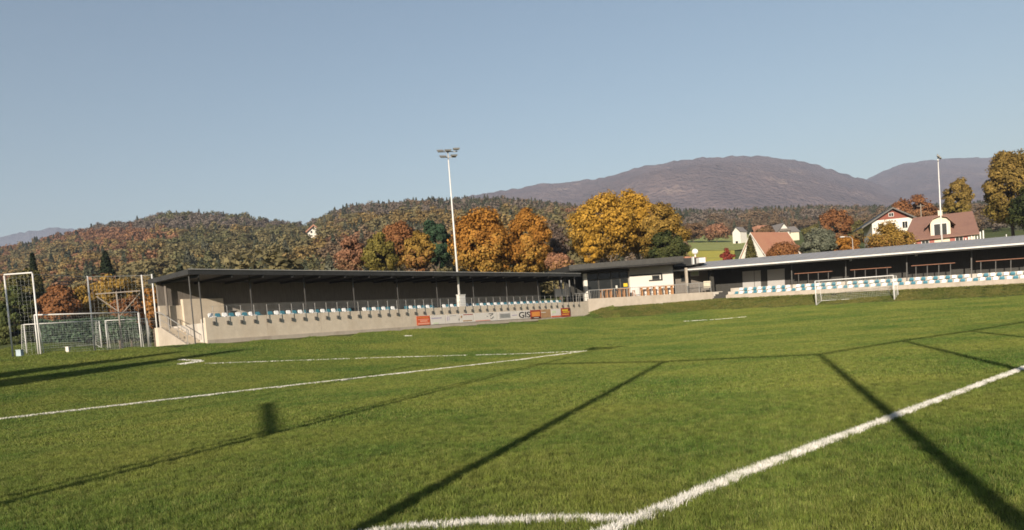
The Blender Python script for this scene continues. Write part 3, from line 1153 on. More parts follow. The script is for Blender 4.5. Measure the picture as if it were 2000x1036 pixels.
def window(parent, x0, x1, y, z0, z1, frame='white_steel', mull=1, out=-1, glass='glass', fw=.07):
    """window in a wall whose outer face lies at local y, facing out (-1: towards -y)"""
    mb = MB()
    d = .06 * out
    ya, yb = min(y, y + d), max(y, y + d)
    mb.box(x0 - fw, x1 + fw, ya, yb, z1, z1 + fw).box(x0 - fw, x1 + fw, ya, yb, z0 - fw, z0).box(x0 - fw, x0, ya, yb, z0, z1).box(x1, x1 + fw, ya, yb, z0, z1)
    for k in range(mull):
        xm = x0 + (x1 - x0) * (k + 1) / (mull + 1)
        mb.box(xm - .025, xm + .025, ya, yb, z0, z1)
    w = mb.build('window', M[frame], parent)
    g = MB().box(x0, x1, min(y + d * .2, y + d * .5), max(y + d * .2, y + d * .5), z0, z1)
    g.build('pane', M[glass], w)
    return w


# ------------------------------------------------------------------ grandstand beside the pitch (left)
st = empty('grandstand', (LO[0], LO[1], 0), rad(50))
tag(st, 'long low concrete grandstand with dark flat roof and one row of blue and white seats', 'grandstand')
for i in range(10):
    MB().box(-.3 + i * 4.63, -.3 + (i + 1) * 4.63 - .02, .003 * (i % 3), .28, .6, 3.86 + .004 * (i * 7 % 3)).build('wall_panel', M['conc'], st)
MB().box(-.32, 46.0, -.07, 0, .6, 2.36).build('plinth', M['conc_pale'], st)
MB().box(-.3, 46.0, .28, 4.9, .6, 3.52).build('terrace_floor', M['conc_grey'], st)
MB().box(.02, 43.5, .95, 1.25, 3.52, 3.82).build('step', M['conc_grey'], st)
MB().box(-1.0, 43.0, 4.9, 5.06, 1.0, 5.04).build('rear_wall', M['conc_grey'], st)
MB().box(-1.0, 43.0, 4.9, 5.04, 5.04, 6.75).build('timber_cladding', M['wood_dark'], st)
MB().box(-1.0, .598, 4.8, 4.898, 2.0, 5.02).build('wall_panel', M['conc'], st)
MB().box(.6, 3.7, 4.55, 4.896, 3.5, 5.45).build('wall_box', M['conc'], st)
# staircase at the near end
stp = MB().prism([(-1.45, .5, .6), (-1.45, 4.4, .6), (-1.45, 4.4, 3.5), (-1.45, 4.0, 3.5), (-1.45, .5, 2.15)], (.16, 0, 0)).build('stair_flank', M['conc_pale'], st)
for i in range(8):
    MB().box(-1.29, -.3, .6 + i * .43, .6 + (i + 1) * .43, .6, 2.25 + i * .16).build('step', M['conc'], st)
MB().box(-1.45, -.3, 4.4, 4.9, .6, 3.5).build('landing', M['conc'], st)
hr = MB()
for b_, z_ in ((.55, 2.2), (1.7, 2.65), (2.9, 3.15), (4.1, 3.55)):
    hr.tube((-1.37, b_, z_), (-1.37, b_, z_ + 1.0), .022)
hr.tube((-1.37, .35, 3.1), (-1.37, 4.1, 4.55), .03).tube((-1.37, .35, 3.1), (-1.37, .35, 2.75), .03).tube((-1.37, .55, 2.7), (-1.37, 4.1, 4.05), .016)
hr.tube((-1.37, 4.1, 4.55), (-1.37, 4.9, 4.55), .03)
hr.build('handrail', M['steel'], st)
# roof
rf = MB().quadbox([(-1.25, -.3, 6.74), (43.6, -.3, 6.66), (43.6, 5.35, 6.58), (-1.25, 5.35, 6.66), (-1.25, -.3, 7.02), (43.6, -.3, 6.93), (43.6, 5.35, 6.80), (-1.25, 5.35, 6.88)]).build('roof', M['roof_dark'], st)
MB().quadbox([(-1.3, -.36, 6.70), (43.65, -.36, 6.62), (43.65, -.302, 6.62), (-1.3, -.302, 6.70), (-1.3, -.36, 7.02), (43.65, -.36, 6.94), (43.65, -.302, 6.94), (-1.3, -.302, 7.02)]).build('fascia', M['roof_dark'], rf)
MB().quadbox([(-1.3, -.42, 7.021), (43.65, -.42, 6.941), (43.65, -.1, 6.941), (-1.3, -.1, 7.021), (-1.3, -.42, 7.07), (43.65, -.42, 6.99), (43.65, -.1, 6.99), (-1.3, -.1, 7.07)]).build('edge_trim', M['roof_trim'], rf)
MB().quadbox([(-1.36, -.36, 6.70), (-1.302, -.36, 6.70), (-1.302, 5.4, 6.62), (-1.36, 5.4, 6.62), (-1.36, -.36, 7.05), (-1.302, -.36, 7.05), (-1.302, 5.4, 6.92), (-1.36, 5.4, 6.92)]).build('fascia', M['roof_dark'], rf)
_m = MB().box(-.05, .05, -.25, 4.9, -.2, 0).mesh('rafter', M['roof_dark'])
for i in range(19):
    link('rafter', _m, rf, (-.6 + i * 2.4, 0, 6.72 - .0018 * i * 2.4))
COLS = [-.1, 3.7, 8.25, 12.9, 17.6, 22.3, 27.15, 32.07, 37.2, 42.2]
_m = MB().box(-.032, .032, -.032, .032, 3.4, 6.72).mesh('column', M['col_steel'])
for s_ in COLS:
    link('column', _m, st, (s_, .75, 0))
MB().tube((-.55, 4.6, 1.2), (-.55, 4.6, 6.6), .09).build('column', M['wood_dark'], st)
MB().tube((-1.1, .1, 1.2), (-1.1, .1, 6.7), .045).build('column', M['col_steel'], st)
# railing on the front wall, one post and bracket a metre
_mp = MB().tube((0, 0, 3.36), (0, 0, 4.62), .02, n=6).mesh('railing_post', M['steel'])
_mk = MB().box(-.06, .06, -.02, .1, 3.34, 3.58).mesh('bracket', M['steel_dark'])
for i in range(43):
    p_ = link('railing_post', _mp, st, (.25 + i * 1.025, -.09, 0))
    link('bracket', _mk, p_, (0, -.01, 0))
for z_ in (4.6, 4.25):
    MB().tube((.1, -.09, z_), (43.4, -.09, z_), .008, n=5).build('railing_cable', M['steel'], st)
GAPS = [(4.2, 5.0), (12.55, 13.4), (17.2, 18.1), (22.0, 22.6)]
s_, k_ = .55, 1
while s_ < 41.2:
    if not any(a <= s_ <= b for a, b in GAPS):
        link('seat', SEAT_W if k_ % 2 else SEAT_B, st, (s_, .38, 3.86 + (.0 if k_ % 2 else -.02)))
    k_ += 1
    s_ += .5125
# things stored at the back wall
for s_, h_ in ((4.3, .9), (15.6, .75), (28.6, .8), (33.5, .85), (39.2, .8)):
    o = MB().box(-.25, .25, 0, .4, 0, h_).box(-.29, .29, -.04, .44, h_, h_ + .05)
    o.build('equipment_box', M['steel_dark'], st, (s_, 4.3, 3.53))

# open passage between the stand and the clubhouse
pv = empty('passage_screen', (LO[0], LO[1], 0), rad(50))
for a, b in ((43.9, 45.3), (45.36, 46.9)):
    MB().box(a, b, 3.6, 3.66, 4.7, 5.6).build('panel', M['white'], pv)
for a in (43.85, 45.33, 46.95):
    MB().box(a - .05, a + .05, 3.5, 3.6, 3.4, 6.6).build('post', M['steel'], pv)
tag(pv, 'white screen panels on posts between the dark stand and clubhouse', 'screen')
pr_ = empty('passage_railing', (LO[0], LO[1], 0), rad(50))
for i in range(5):
    MB().box(43.2 + i * .7, 43.25 + i * .7, .1, .15, 3.8, 4.75).build('post', M['steel'], pr_)
MB().bar((43.0, .125, 4.78), (46.1, .125, 4.78), .06).build('rail', M['steel'], pr_)
MB().bar((43.0, .125, 4.3), (46.1, .125, 4.3), .03).build('rail', M['steel'], pr_)
tag(pr_, 'short steel railing at the end of the grandstand wall', 'railing')

# advertising banners on the front wall
def banner(s0, s1, label, base, marks, z0=2.4, z1=3.2):
    e = empty('advertising_banner', (LO[0] + LE[0] * s0, LO[1] + LE[1] * s0, 0), rad(50))
    w = s1 - s0 - .04
    MB().box(0, w, -.105, -.08, z0, z1).build('sheet', M[base], e)
    for k, (a, b, c, d, m_) in enumerate(marks):
        MB().box(a * w, b * w, -.113 - .004 * k, -.1055, z0 + c * (z1 - z0), z0 + d * (z1 - z0)).build('print', M[m_], e)
    return tag(e, label, 'banner', None), e, w


M['b_red'] = mat('banner_red', (.55, .10, .035), .5, .08, 2)
M['b_pink'] = mat('banner_salmon', (.70, .30, .20), .5, .05, 2)
M['b_white'] = mat('banner_white', (.62, .58, .53), .5, .05, 2)
M['b_lilac'] = mat('banner_lilac', (.36, .32, .42), .5, .05, 2)
M['b_grey'] = mat('banner_grey', (.34, .33, .32), .5, .05, 2)
M['b_black'] = mat('banner_black', (.03, .028, .027), .5, .05, 2)
M['b_orange'] = mat('banner_orange', (.62, .24, .05), .5, .1, 2)
M['b_tan'] = mat('banner_tan', (.36, .215, .11), .6, .15, 4)
M['b_yellow'] = mat('banner_yellow', (.62, .43, .03), .5, .08, 2)
M['b_darkred'] = mat('banner_dark_red', (.30, .05, .03), .5, .15, 3)
M['b_green'] = mat('banner_pale_green', (.55, .60, .42), .5, .06, 2)
banner(18.75, 20.35, 'red-orange banner with pale bands, first of the row of banners', 'b_red', [(.1, .92, .58, .66, 'b_pink'), (.25, .8, .36, .52, 'b_pink'), (.08, .95, .08, .26, 'b_pink'), (.1, .9, .80, .86, 'b_orange')])
banner(20.4, 22.3, 'white banner with lilac line and pale green corner beside the red-orange one', 'b_white', [(.05, .72, .62, .74, 'b_lilac'), (.15, .5, .04, .2, 'b_green')])
banner(22.32, 24.1, 'white banner with faint grey strokes, third of the row', 'b_white', [(.05, .1, .3, .8, 'b_lilac'), (.18, .22, .35, .8, 'b_lilac'), (.3, .75, .82, .88, 'b_grey'), (.88, .97, .3, .5, 'b_grey')])
banner(24.12, 26.0, 'white banner with two brown lines, one above and one below', 'b_white', [(.25, .95, .84, .93, 'b_darkred'), (.05, .16, .55, .8, 'b_tan'), (.2, .85, .12, .24, 'b_tan')])
_t, _e, _w = banner(26.02, 29.4, 'white banner with dark tick sign and red line along its foot', 'b_white', [(.05, .68, .05, .12, 'b_red'), (.62, .82, .80, .87, 'b_black'), (.52, .58, .5, .62, 'b_grey')])
MB().bar((_w * .80, -.117, 3.05), (_w * .66, -.117, 2.85), .05, .02).build('print', M['b_black'], _e)
MB().bar((_w * .82, -.117, 2.78), (_w * .72, -.117, 2.58), .05, .02).build('print', M['b_black'], _e)
MB().bar((_w * .72, -.117, 2.58), (_w * .67, -.117, 2.68), .05, .02).build('print', M['b_black'], _e)
banner(29.42, 32.5, 'white banner with a framed grey box', 'b_white', [(.08, .62, .2, .78, 'b_grey'), (.12, .58, .28, .7, 'steel'), (.70, .95, .45, .55, 'b_lilac')])
_t, _e, _w = banner(32.52, 34.5, 'white banner with large black letters GIS', 'b_white', [])
fc = bpy.data.curves.new('lettering', 'FONT')
fc.body = 'GIS'
fc.size = .82
fc.extrude = .006
fc.offset = .012
fo = bpy.data.objects.new('lettering', fc)
C.objects.link(fo)
bpy.context.view_layer.update()
dg = bpy.context.evaluated_depsgraph_get()
lm = bpy.data.meshes.new_from_object(fo.evaluated_get(dg))
bpy.data.objects.remove(fo)
lm.materials.clear()
lm.materials.append(M['b_black'])
_xs = [v.co.x for v in lm.vertices]
lo = link('lettering', lm, _e, (.06, -.118, 2.5))
lo.rotation_euler = (rad(90), 0, 0)
lo.scale = ((_w - .12) / (max(_xs) - min(_xs)), 1, 1)
banner(34.52, 36.3, 'dark red banner with glowing orange block', 'b_darkred', [(.12, .9, .28, .8, 'b_orange'), (.05, .95, .03, .2, 'b_black'), (.3, .75, .1, .16, 'b_white')], 2.3, 3.2)
banner(36.32, 38.0, 'plain tan wooden-coloured banner with one pale stripe', 'b_tan', [(.0, .5, .62, .70, 'b_white')], 2.35, 3.2)
banner(38.02, 39.8, 'white banner with red foot beside the tan one', 'b_white', [(.0, 1, .03, .2, 'b_red'), (.1, .5, .5, .8, 'b_green')], 2.3, 3.2)
banner(39.85, 41.55, 'dark red banner with yellow bars, last of the row', 'b_darkred', [(.12, .75, .66, .84, 'b_yellow'), (.2, .9, .48, .58, 'b_yellow'), (.1, .8, .2, .34, 'b_orange'), (.8, .95, .75, .95, 'b_black')], 2.3, 3.25)


# ------------------------------------------------------------------ floodlight masts
def mast(loc, H, rz, label, lamps, group=None, extra=None):
    e = empty('floodlight_mast', loc, rz)
    MB().tube((0, 0, 0), (0, 0, H - .3), .115, .05, 12).build('pole', M['white_steel'], e, smooth=True)
    MB().box(-.22, .22, -.22, .22, -.02, .05).build('base_plate', M['steel'], e)
    for z_, hw in ((H - .12, .9), (H - .62, .72)):
        MB().bar((-hw, 0, z_), (hw, 0, z_), .07).build('crossarm', M['steel'], e)
    MB().bar((0, 0, H - .7), (0, 0, H - .08), .10).build('head_post', M['steel'], e)
    for (x, z_, tl) in lamps:
        hd = MB()
        c_, s_ = math.cos(tl), math.sin(tl)
        P = []
        for zz, gx, gy in ((-.08, .24, .26), (.06, .30, .34)):
            for sx, sy in ((-1, -1), (1, -1), (1, 1), (-1, 1)):
                yy, z2 = sy * gy - .2, zz
                P.append((x + sx * gx, yy * c_ - z2 * s_, H + z_ + yy * s_ + z2 * c_))
        hd.quadbox(P)
        l_ = hd.build('floodlight', M['steel'], e)
        g_ = MB()
        y0 = -.2
        g_.quadbox([(x + sx * .22, (sy * .24 + y0) * c_ + .09 * s_ + (.004 * s_ if k else 0), H + z_ + (sy * .24 + y0) * s_ - .09 * c_ - (.004 * c_ if k else 0)) for k in (1, 0) for sx, sy in ((-1, -1), (1, -1), (1, 1), (-1, 1))])
        g_.build('lens', M['glass'], l_)
        MB().bar((x, 0, H + z_ - .02), (x, 0, H - (.12 if z_ > -.35 else .62)), .04).build('yoke', M['steel_dark'], l_)
    return tag(e, label, 'floodlight', group)


LAMPS = [(-.72, .02, .35), (0.0, .02, .2), (.78, .1, .12), (-.52, -.5, .35), (.52, -.48, .15)]
_p = LO + LE * 24.95 + LB * .55
mast((_p[0], _p[1], 3.5), 14.75, rad(12), 'tall white floodlight mast rising through the dark stand roof', LAMPS)
mast((52.95, 92.0, 4.5), 13.7, rad(60), 'tall white floodlight mast before the cream house with brown roof', [(-.3, .02, .9), (.3, .02, .9)])
ms = mast((-9.6, -.5, 0), 14.4, rad(-20), 'floodlight mast beside the pitch whose long shadow crosses the turf', LAMPS)
MB().bar((0, 0, 4.7), (-4.9, .4, 6.5), .30, .10).build('shadow_arm', M['steel'], ms)  # unseen arm, added and shaped only to cast the stub shadow

_p = LO + LE * 24.95 + LB * .2
cb_ = empty('switch_cabinet', (_p[0], _p[1], 3.87), rad(50))
MB().box(-.42, .42, -.02, .3, 0, 1.08).build('body', M['white'], cb_)
MB().box(-.37, .37, -.045, -.021, .06, 1.0).build('door', M['white_steel'], cb_)
MB().box(-.46, .46, -.06, .34, 1.08, 1.13).build('lid', M['white_steel'], cb_)
tag(cb_, 'white switch cabinet at the foot of the mast among the seats', 'cabinet')

# ------------------------------------------------------------------ clubhouse with terrace
kh = empty('clubhouse', (KO[0], KO[1], 0), rad(13))
tag(kh, 'modern clubhouse with dark flat roof, white serving wall and glass front', 'clubhouse')
FL = 4.1
wall = MB().quadbox([(0, 0, 1.5), (15.4, 0, 1.5), (15.4, .3, 1.5), (0, .3, 1.5), (0, 0, 4.14), (15.4, 0, 3.95), (15.4, .3, 3.95), (0, .3, 4.14)])
wall.build('terrace_wall', M['conc_pale'], kh)
MB().box(0, 17.5, .3, 9, 1.5, FL - .17).build('terrace_floor', M['conc_grey'], kh)
MB().box(6.2, 11.75, 2.5, 8, 3.9, 7.55).build('serving_wall', M['white'], kh)
MB().box(6.2, 11.76, 2.46, 2.498, 6.66, 7.54).build('eave_shade_band', M['shade_grey'], kh)  # eave shadow put into colour: darker band across the top of the wall
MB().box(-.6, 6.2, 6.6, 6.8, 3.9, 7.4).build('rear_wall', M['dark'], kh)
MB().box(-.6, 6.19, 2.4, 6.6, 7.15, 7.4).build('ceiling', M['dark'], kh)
kr = MB().quadbox([(-2.0, -.3, 7.36), (11.75, -.3, 7.52), (11.75, 8.5, 7.5), (-2.0, 8.5, 7.4), (-2.0, -.3, 7.98), (11.75, -.3, 8.26), (11.75, 8.5, 8.3), (-2.0, 8.5, 8.1)]).build('roof', M['roof_dark'], kh)
MB().quadbox([(-2.05, -.36, 7.5), (11.8, -.36, 7.66), (11.8, -.302, 7.66), (-2.05, -.302, 7.5), (-2.05, -.36, 8.02), (11.8, -.36, 8.3), (11.8, -.302, 8.3), (-2.05, -.302, 8.02)]).build('fascia', M['steel_dark'], kr)
MB().box(11.76, 15.6, 2.0, 8, 7.3, 8.22).build('roof_box', M['roof_dark'], kh)
MB().box(14.0, 14.15, 1.6, 1.98, 7.4, 8.3).box(14.6, 15.4, 1.2, 1.98, 7.5, 8.1).build('ventilator', M['white_steel'], kh)
# glass front: panes between mullions
for a, b in ((.95, 2.4), (2.46, 4.0), (4.06, 5.1), (5.16, 6.12)):
    window(kh, a + .05, b - .05, 2.9, 4.15, 6.3, 'steel_dark', 0)
    window(kh, a + .05, b - .05, 2.9, 6.45, 7.08, 'steel_dark', 0)
MB().box(.55, .95, 2.5, 2.9, 4.0, 7.36).build('pillar', M['white'], kh)
MB().box(-.65, -.55, 2.5, 2.6, 4.0, 7.36).build('pillar', M['steel_dark'], kh)
MB().box(5.5, 6.0, 2.80, 2.838, 5.35, 5.75).build('menu_board', M['b_yellow'], kh)
MB().box(4.45, 4.62, 2.55, 2.75, 5.2, 5.55).build('lantern', M['white'], kh)
fr = MB().box(6.25, 10.3, 2.38, 2.499, 6.50, 6.64).box(10.16, 10.3, 2.38, 2.499, 5.8, 6.5).box(8.6, 10.16, 2.38, 2.499, 5.8, 5.93)
fr.build('sign_frame', M['b_black'], kh)
window(kh, 9.1, 9.9, 2.5, 6.02, 6.36, 'steel_dark', 0)
MB().box(6.22, 10.1, 2.44, 2.499, 4.15, 5.3).build('shutter', M['white_steel'], kh)
# recess between clubhouse and the other stand
MB().box(11.76, 17.2, 4.2, 4.35, 3.9, 7.3).build('recess_wall', M['wood_dark'], kh)
window(kh, 13.6, 14.5, 4.2, 5.6, 6.3, 'steel_dark', 0)
window(kh, 14.9, 15.9, 4.2, 6.2, 6.75, 'white_steel', 0, glass='b_green')
MB().box(12.6, 12.85, .9, 1.15, 3.95, 7.0).build('pillar', M['conc_pale'], kh)
MB().box(16.1, 16.5, 1.5, 1.9, 3.6, 6.9).build('pillar', M['dark'], kh)
MB().box(12.9, 15.0, 1.6, 1.7, 3.95, 5.15).build('screen', M['wood_dark'], kh)
MB().box(15.1, 16.0, 1.45, 1.5, 4.5, 5.3).build('notice_board', M['cream'], kh)
tr = empty('terrace_railing', (KO[0], KO[1], 0), rad(13))
_m = MB().box(-.03, .03, .1, .16, 3.9, 5.08).mesh('post', M['steel'])
for i in range(11):
    link('post', _m, tr, (.3 + i * 1.5, 0, 0))
MB().bar((.1, .13, 5.1), (15.4, .13, 5.1), .055).build('rail', M['steel'], tr)
_m = MB().box(-.008, .008, .12, .14, 4.12, 5.08).mesh('baluster', M['steel'])
for i in range(30):
    link('baluster', _m, tr, (.5 + i * .2, 0, 0))
    link('baluster', _m, tr, (11.0 + i * .145, 0, 0))
tag(tr, 'thin steel railing along the clubhouse terrace', 'railing')


def bar_table(c, b, L_, label, rz=0.0, leg=3):
    q = KO + KE * c + KB * b
    e = empty('bar_table', (q[0], q[1], 4.0), rad(13) + rz)
    MB().box(-L_ / 2, L_ / 2, -.3, .3, 1.02, 1.08).build('table_top', M['wood_warm'], e)
    for i in range(leg):
        x = -L_ / 2 + .2 + i * (L_ - .4) / (leg - 1)
        MB().box(x - .06, x + .06, -.26, .26, 0, 1.02).build('leg', M['wood_warm'], e)
    return tag(e, label, 'table', 'wooden bar tables on the terrace')


bar_table(2.6, .9, 1.4, 'wooden bar table in front of the dark glass door of the clubhouse')
bar_table(4.7, .9, 1.5, 'bright wooden bar table right before the white serving wall')
bar_table(8.0, 1.6, 2.0, 'wooden bar table against the white serving wall under the small window')
bar_table(10.3, 1.6, 1.9, 'wooden bar table at the far corner of the white serving wall')


def stool(c, b, label):
    q = KO + KE * c + KB * b
    e = empty('bar_stool', (q[0], q[1], 4.0), rad(13))
    MB().tube((0, 0, .72), (0, 0, .77), .17, .18, 12).build('seat', M['wood_warm'], e)
    for sx, sy in ((-1, -1), (1, -1), (1, 1), (-1, 1)):
        MB().bar((sx * .09, sy * .09, .72), (sx * .17, sy * .17, 0), .04).build('leg', M['wood_warm'], e)
    return tag(e, label, 'stool')


stool(1.9, .6, 'wooden bar stool at the railing end nearest the grandstand')
stool(3.6, .6, 'wooden bar stool between the two tables before the glass front')
stool(5.8, .6, 'wooden bar stool at the edge of the white serving wall')
stool(9.2, .9, 'wooden bar stool between the two tables at the white wall')

# ------------------------------------------------------------------ second stand (right)
TILT = .034
rs = empty('covered_stand', (RO[0], RO[1], 0), rad(-38), TILT)
tag(rs, 'long covered stand with pale grey sloping roof and two rows of seats', 'grandstand')
Z0 = 0.0
MB().box(.0, 37, 0, .22, 3.0, 3.47).build('front_beam', M['conc_pale'], rs)
MB().box(-2.0, 37, -.25, .0, 1.6, 2.98).build('footing', M['conc'], rs)
MB().box(-.2, 37, .22, .9, 1.6, 3.40).build('terrace_step', M['conc_grey'], rs)
MB().box(-.2, 37, .9, 1.7, 1.6, 3.80).build('terrace_step', M['conc_grey'], rs)
MB().box(-.2, 37, 1.7, 4.6, 1.6, 4.20).build('terrace_floor', M['conc_grey'], rs)
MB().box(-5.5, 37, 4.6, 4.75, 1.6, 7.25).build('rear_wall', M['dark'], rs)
for i in range(5):
    MB().box(-1.7, -.25, -.1 + i * .4, .3 + i * .4, 1.6, 3.15 + i * .22).build('step', M['dark'], rs)
for a, b in ((.2, 1.6), (1.66, 2.4), (3.2, 5.2)):
    MB().box(a, b, 4.52, 4.595, 4.2, 6.15).build('door', M['b_grey'], rs)
R0, R1 = -7.4, 37.5
rr = MB().quadbox([(R0, -.35, 6.62), (R1, -.35, 6.62), (R1, 5.0, 7.62), (R0, 5.0, 7.62), (R0, -.35, 6.70), (R1, -.35, 6.70), (R1, 5.0, 7.72), (R0, 5.0, 7.72)]).build('roof', M['roof_grey'], rs)
MB().box(R0 - .02, R1, -.47, -.352, 6.58, 6.73).build('gutter', M['white_steel'], rr)
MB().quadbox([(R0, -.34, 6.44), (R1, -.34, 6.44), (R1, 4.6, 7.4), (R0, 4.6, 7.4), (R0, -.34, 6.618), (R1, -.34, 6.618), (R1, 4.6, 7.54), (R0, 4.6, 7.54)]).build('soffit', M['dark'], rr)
_m = MB().box(-.02, .02, -.35, 5.0, 0, .035)
for i in range(60):
    x = R0 + .3 + i * .75
    MB().quadbox([(x - .015, -.34, 6.702), (x + .015, -.34, 6.702), (x + .015, 5.0, 7.722), (x - .015, 5.0, 7.722), (x - .015, -.34, 6.735), (x + .015, -.34, 6.735), (x + .015, 5.0, 7.755), (x - .015, 5.0, 7.755)]).build('seam', M['roof_grey'], rr)
_m = MB().box(-.055, .055, -.055, .055, 3.8, 6.9).mesh('column', M['col_steel'])
for s_ in (6.9, 12.6, 18.5, 24.2, 29.6, 35):
    link('column', _m, rs, (s_, 1.75, 0))
MB().tube((13.0, 2.2, 6.35), (13.0, 2.2, 6.5), .12).build('lamp', M['white_steel'], rs)
MB().tube((19.3, 2.2, 6.35), (19.3, 2.2, 6.5), .12).build('lamp', M['white_steel'], rs)
_rng = random.Random(4)
for row, (b_, z_, off) in enumerate(((.32, 3.47, 0), (1.05, 3.86, 1))):
    k_, s_ = off, .9 + .25 * row
    while s_ < 36.5:
        if not (row == 1 and any(abs(s_ - q) < .3 for q in (6.9, 12.6, 18.5, 24.2, 29.6, 35))):
            link('seat', SEAT_W if k_ % 2 else SEAT_B, rs, (s_, b_, z_))
        k_ += 1
        s_ += .54
for s0, s1, lab in ((7.0, 11.0, 'long standing bar with thin legs under the grey roof, nearest the doors'), (12.9, 16.9, 'long standing bar right behind the crossbar of the goal'), (18.8, 22.7, 'long standing bar behind the seats just right of the goal'), (24.5, 29.0, 'long standing bar at the picture edge under the grey roof')):
    e = empty('standing_bar', (RO[0], RO[1], 0), rad(-38), TILT)
    MB().box(s0, s1, 2.3, 2.75, 5.37, 5.43).build('bar_top', M['bar_wood'], e)
    n_ = 4
    for i in range(n_):
        x = s0 + .4 + i * (s1 - s0 - .8) / (n_ - 1)
        MB().box(x - .035, x + .035, 2.48, 2.56, 4.2, 5.37).build('leg', M['col_steel'], e)
    tag(e, lab, 'bar table')


# ------------------------------------------------------------------ goals
def goal(name, label, p0, p1, h, depth, back, net='net', r=.06, sp=.16, group=None, tdepth=.7, nr=.0075):
    p0, p1 = np.array(p0, float), np.array(p1, float)
    e = empty(name, tuple((p0 + p1) / 2))
    c = (p0 + p1) / 2
    a, b = p0 - c, p1 - c
    k = np.array([back[0], back[1], 0.])
    k /= np.linalg.norm(k)
    up = np.array([0, 0, h])
    MB().tube(a - [0, 0, .1], a + up, r, n=10).build('post', M['white_steel'], e, smooth=True)
    MB().tube(b - [0, 0, .1], b + up, r, n=10).build('post', M['white_steel'], e, smooth=True)
    MB().tube(a + up, b + up, r, n=10).build('crossbar', M['white_steel'], e, smooth=True)
    g = float(ground_z(*(c + k * depth)[:2])) - c[2] + .03
    for q in (a, b):
        t_ = q + up + k * tdepth
        f_ = q + k * depth + [0, 0, g]
        MB().tube(q + up, t_, r * .5, n=6).build('stanchion', M['white_steel'], e)
        MB().tube(t_, f_, r * .5, n=6).build('stanchion', M['white_steel'], e)
        MB().tube(q + [0, 0, .05], f_, r * .4, n=6).build('ground_bar', M['white_steel'], e)
    MB().tube(a + k * depth + [0, 0, g], b + k * depth + [0, 0, g], r * .4, n=6).build('ground_bar', M['white_steel'], e)
    MB().tube(a + up + k * tdepth, b + up + k * tdepth, r * .3, n=6).build('stanchion', M['white_steel'], e)
    nb = MB()
    W = np.linalg.norm(b - a)
    ex = (b - a) / W
    top, bot = up + k * tdepth, k * depth + [0, 0, g]
    for i in range(int(W / sp) + 1):
        q = a + ex * min(i * sp, W)
        nb.tube(q + top, q + bot, nr, n=3, cap=False)
        nb.tube(q + up, q + top, nr, n=3, cap=False)
    nz = int(np.linalg.norm(top - bot) / sp)
    for i in range(nz + 1):
        q = top + (bot - top) * i / nz
        nb.tube(a + q, b + q, nr, n=3, cap=False)
    for q in (a, b):
        for i in range(nz + 1):
            f_ = i / nz
            nb.tube(q + up * (1 - f_), q + top + (bot - top) * f_, nr, n=3, cap=False)
        for i in range(6):
            f_ = i / 6
            nb.tube(q + up + k * tdepth * f_, q + k * depth * f_ + [0, 0, g * f_], nr, n=3, cap=False)
    nb.build('net', M[net], e)
    return tag(e, label, 'goal', group)


def gpt(x, y, Y):
    p = at(x, y, Y)
    p[2] = float(ground_z(p[0], p[1]))
    return p


_a, _b = at(1594.5, 597, 76.3), at(1747, 588, 73.0)
goal('football_goal', 'white football goal standing alone before the covered stand', _a, _b, 2.44, 1.9, RB, tdepth=1.4, nr=.006, r=.055)
_a, _b = at(75, 691, 49.1), at(276.5, 678, 54.4)
goal('football_goal', 'large stored white goal by the fence, front of the group', _a, _b, 2.5, 1.7, (-.35, .93), tdepth=.75, nr=.005, r=.042)
_a, _b = at(53, 693, 53), at(199, 681, 57)
goal('football_goal', 'smaller stored goal poking out behind the large one at the fence corner', _a, _b, 2.1, 1.3, (-.7, .7), r=.032, nr=.0045)
_a, _b = at(211, 681, 57), at(292, 675, 59)
goal('football_goal', 'narrow stored goal behind the large one beside the stand stairs', _a, _b, 2.1, 1.2, (-.35, .93), r=.032, nr=.0045)

# ------------------------------------------------------------------ fences and small things
fe = empty('ball_stop_fence', (-30, 50, 2.2))
FP = [at(25, 693, 49), at(80, 692, 49), at(185, 680, 53), at(290, 675, 55), at(310, 674, 55)]
for p_ in FP:
    q = p_ - [-30, 50, 2.2]
    MB().tube(q - [0, 0, .3], [q[0], q[1], 5.25], .055, .05, 10).build('post', M['white_steel'], fe, smooth=True)
MB().tube(FP[0] - [-30, 50, 2.2] + [0, 0, 5.15], FP[1] - [-30, 50, 2.2] + [0, 0, 5.25], .05).build('top_rail', M['white_steel'], fe)
for a, b in zip(FP[1:-1], FP[2:]):
    for z_, r_ in ((5.2, .018), (1.9, .010)):
        MB().tube([a[0] + 30, a[1] - 50, z_], [b[0] + 30, b[1] - 50, z_], r_, n=6).build('cable', M['steel'], fe)
nb = MB()
for a, b in zip(FP[:-1], FP[1:]):
    a, b = np.array([a[0] + 30, a[1] - 50, 0]), np.array([b[0] + 30, b[1] - 50, 0])
    W = np.linalg.norm(b - a)
    for i in range(int(W / .25)):
        q = a + (b - a) * (i * .25 / W)
        nb.tube(q + [0, 0, .05], q + [0, 0, 5.2], .0019, n=3, cap=False)
    for i in range(21):
        nb.tube(a + [0, 0, .05 + i * .25], b + [0, 0, .05 + i * .25], .0019, n=3, cap=False)
nb.build('net', M['net'], fe)
tag(fe, 'tall steel-post ball-stop fence at the end of the dark stand', 'fence')

tf = empty('timber_frame', tuple(at(240, 683, 57)))
o_ = at(240, 683, 57)
MB().bar((0, 0, -.2), (-.05, 0, 4.35), .10).build('post', M['wood_grey'], tf)
MB().bar((-1.6, 0, 4.28), (1.75, 0, 4.28), .08).build('beam', M['wood_grey'], tf)
MB().bar((-1.55, 0, 4.1), (-.08, 0, 2.9), .06).build('brace', M['wood_grey'], tf)
MB().bar((1.7, 0, 4.1), (.03, 0, 2.5), .06).build('brace', M['wood_grey'], tf)
tag(tf, 'weathered T-shaped timber frame with two braces behind the stored goals', 'frame')

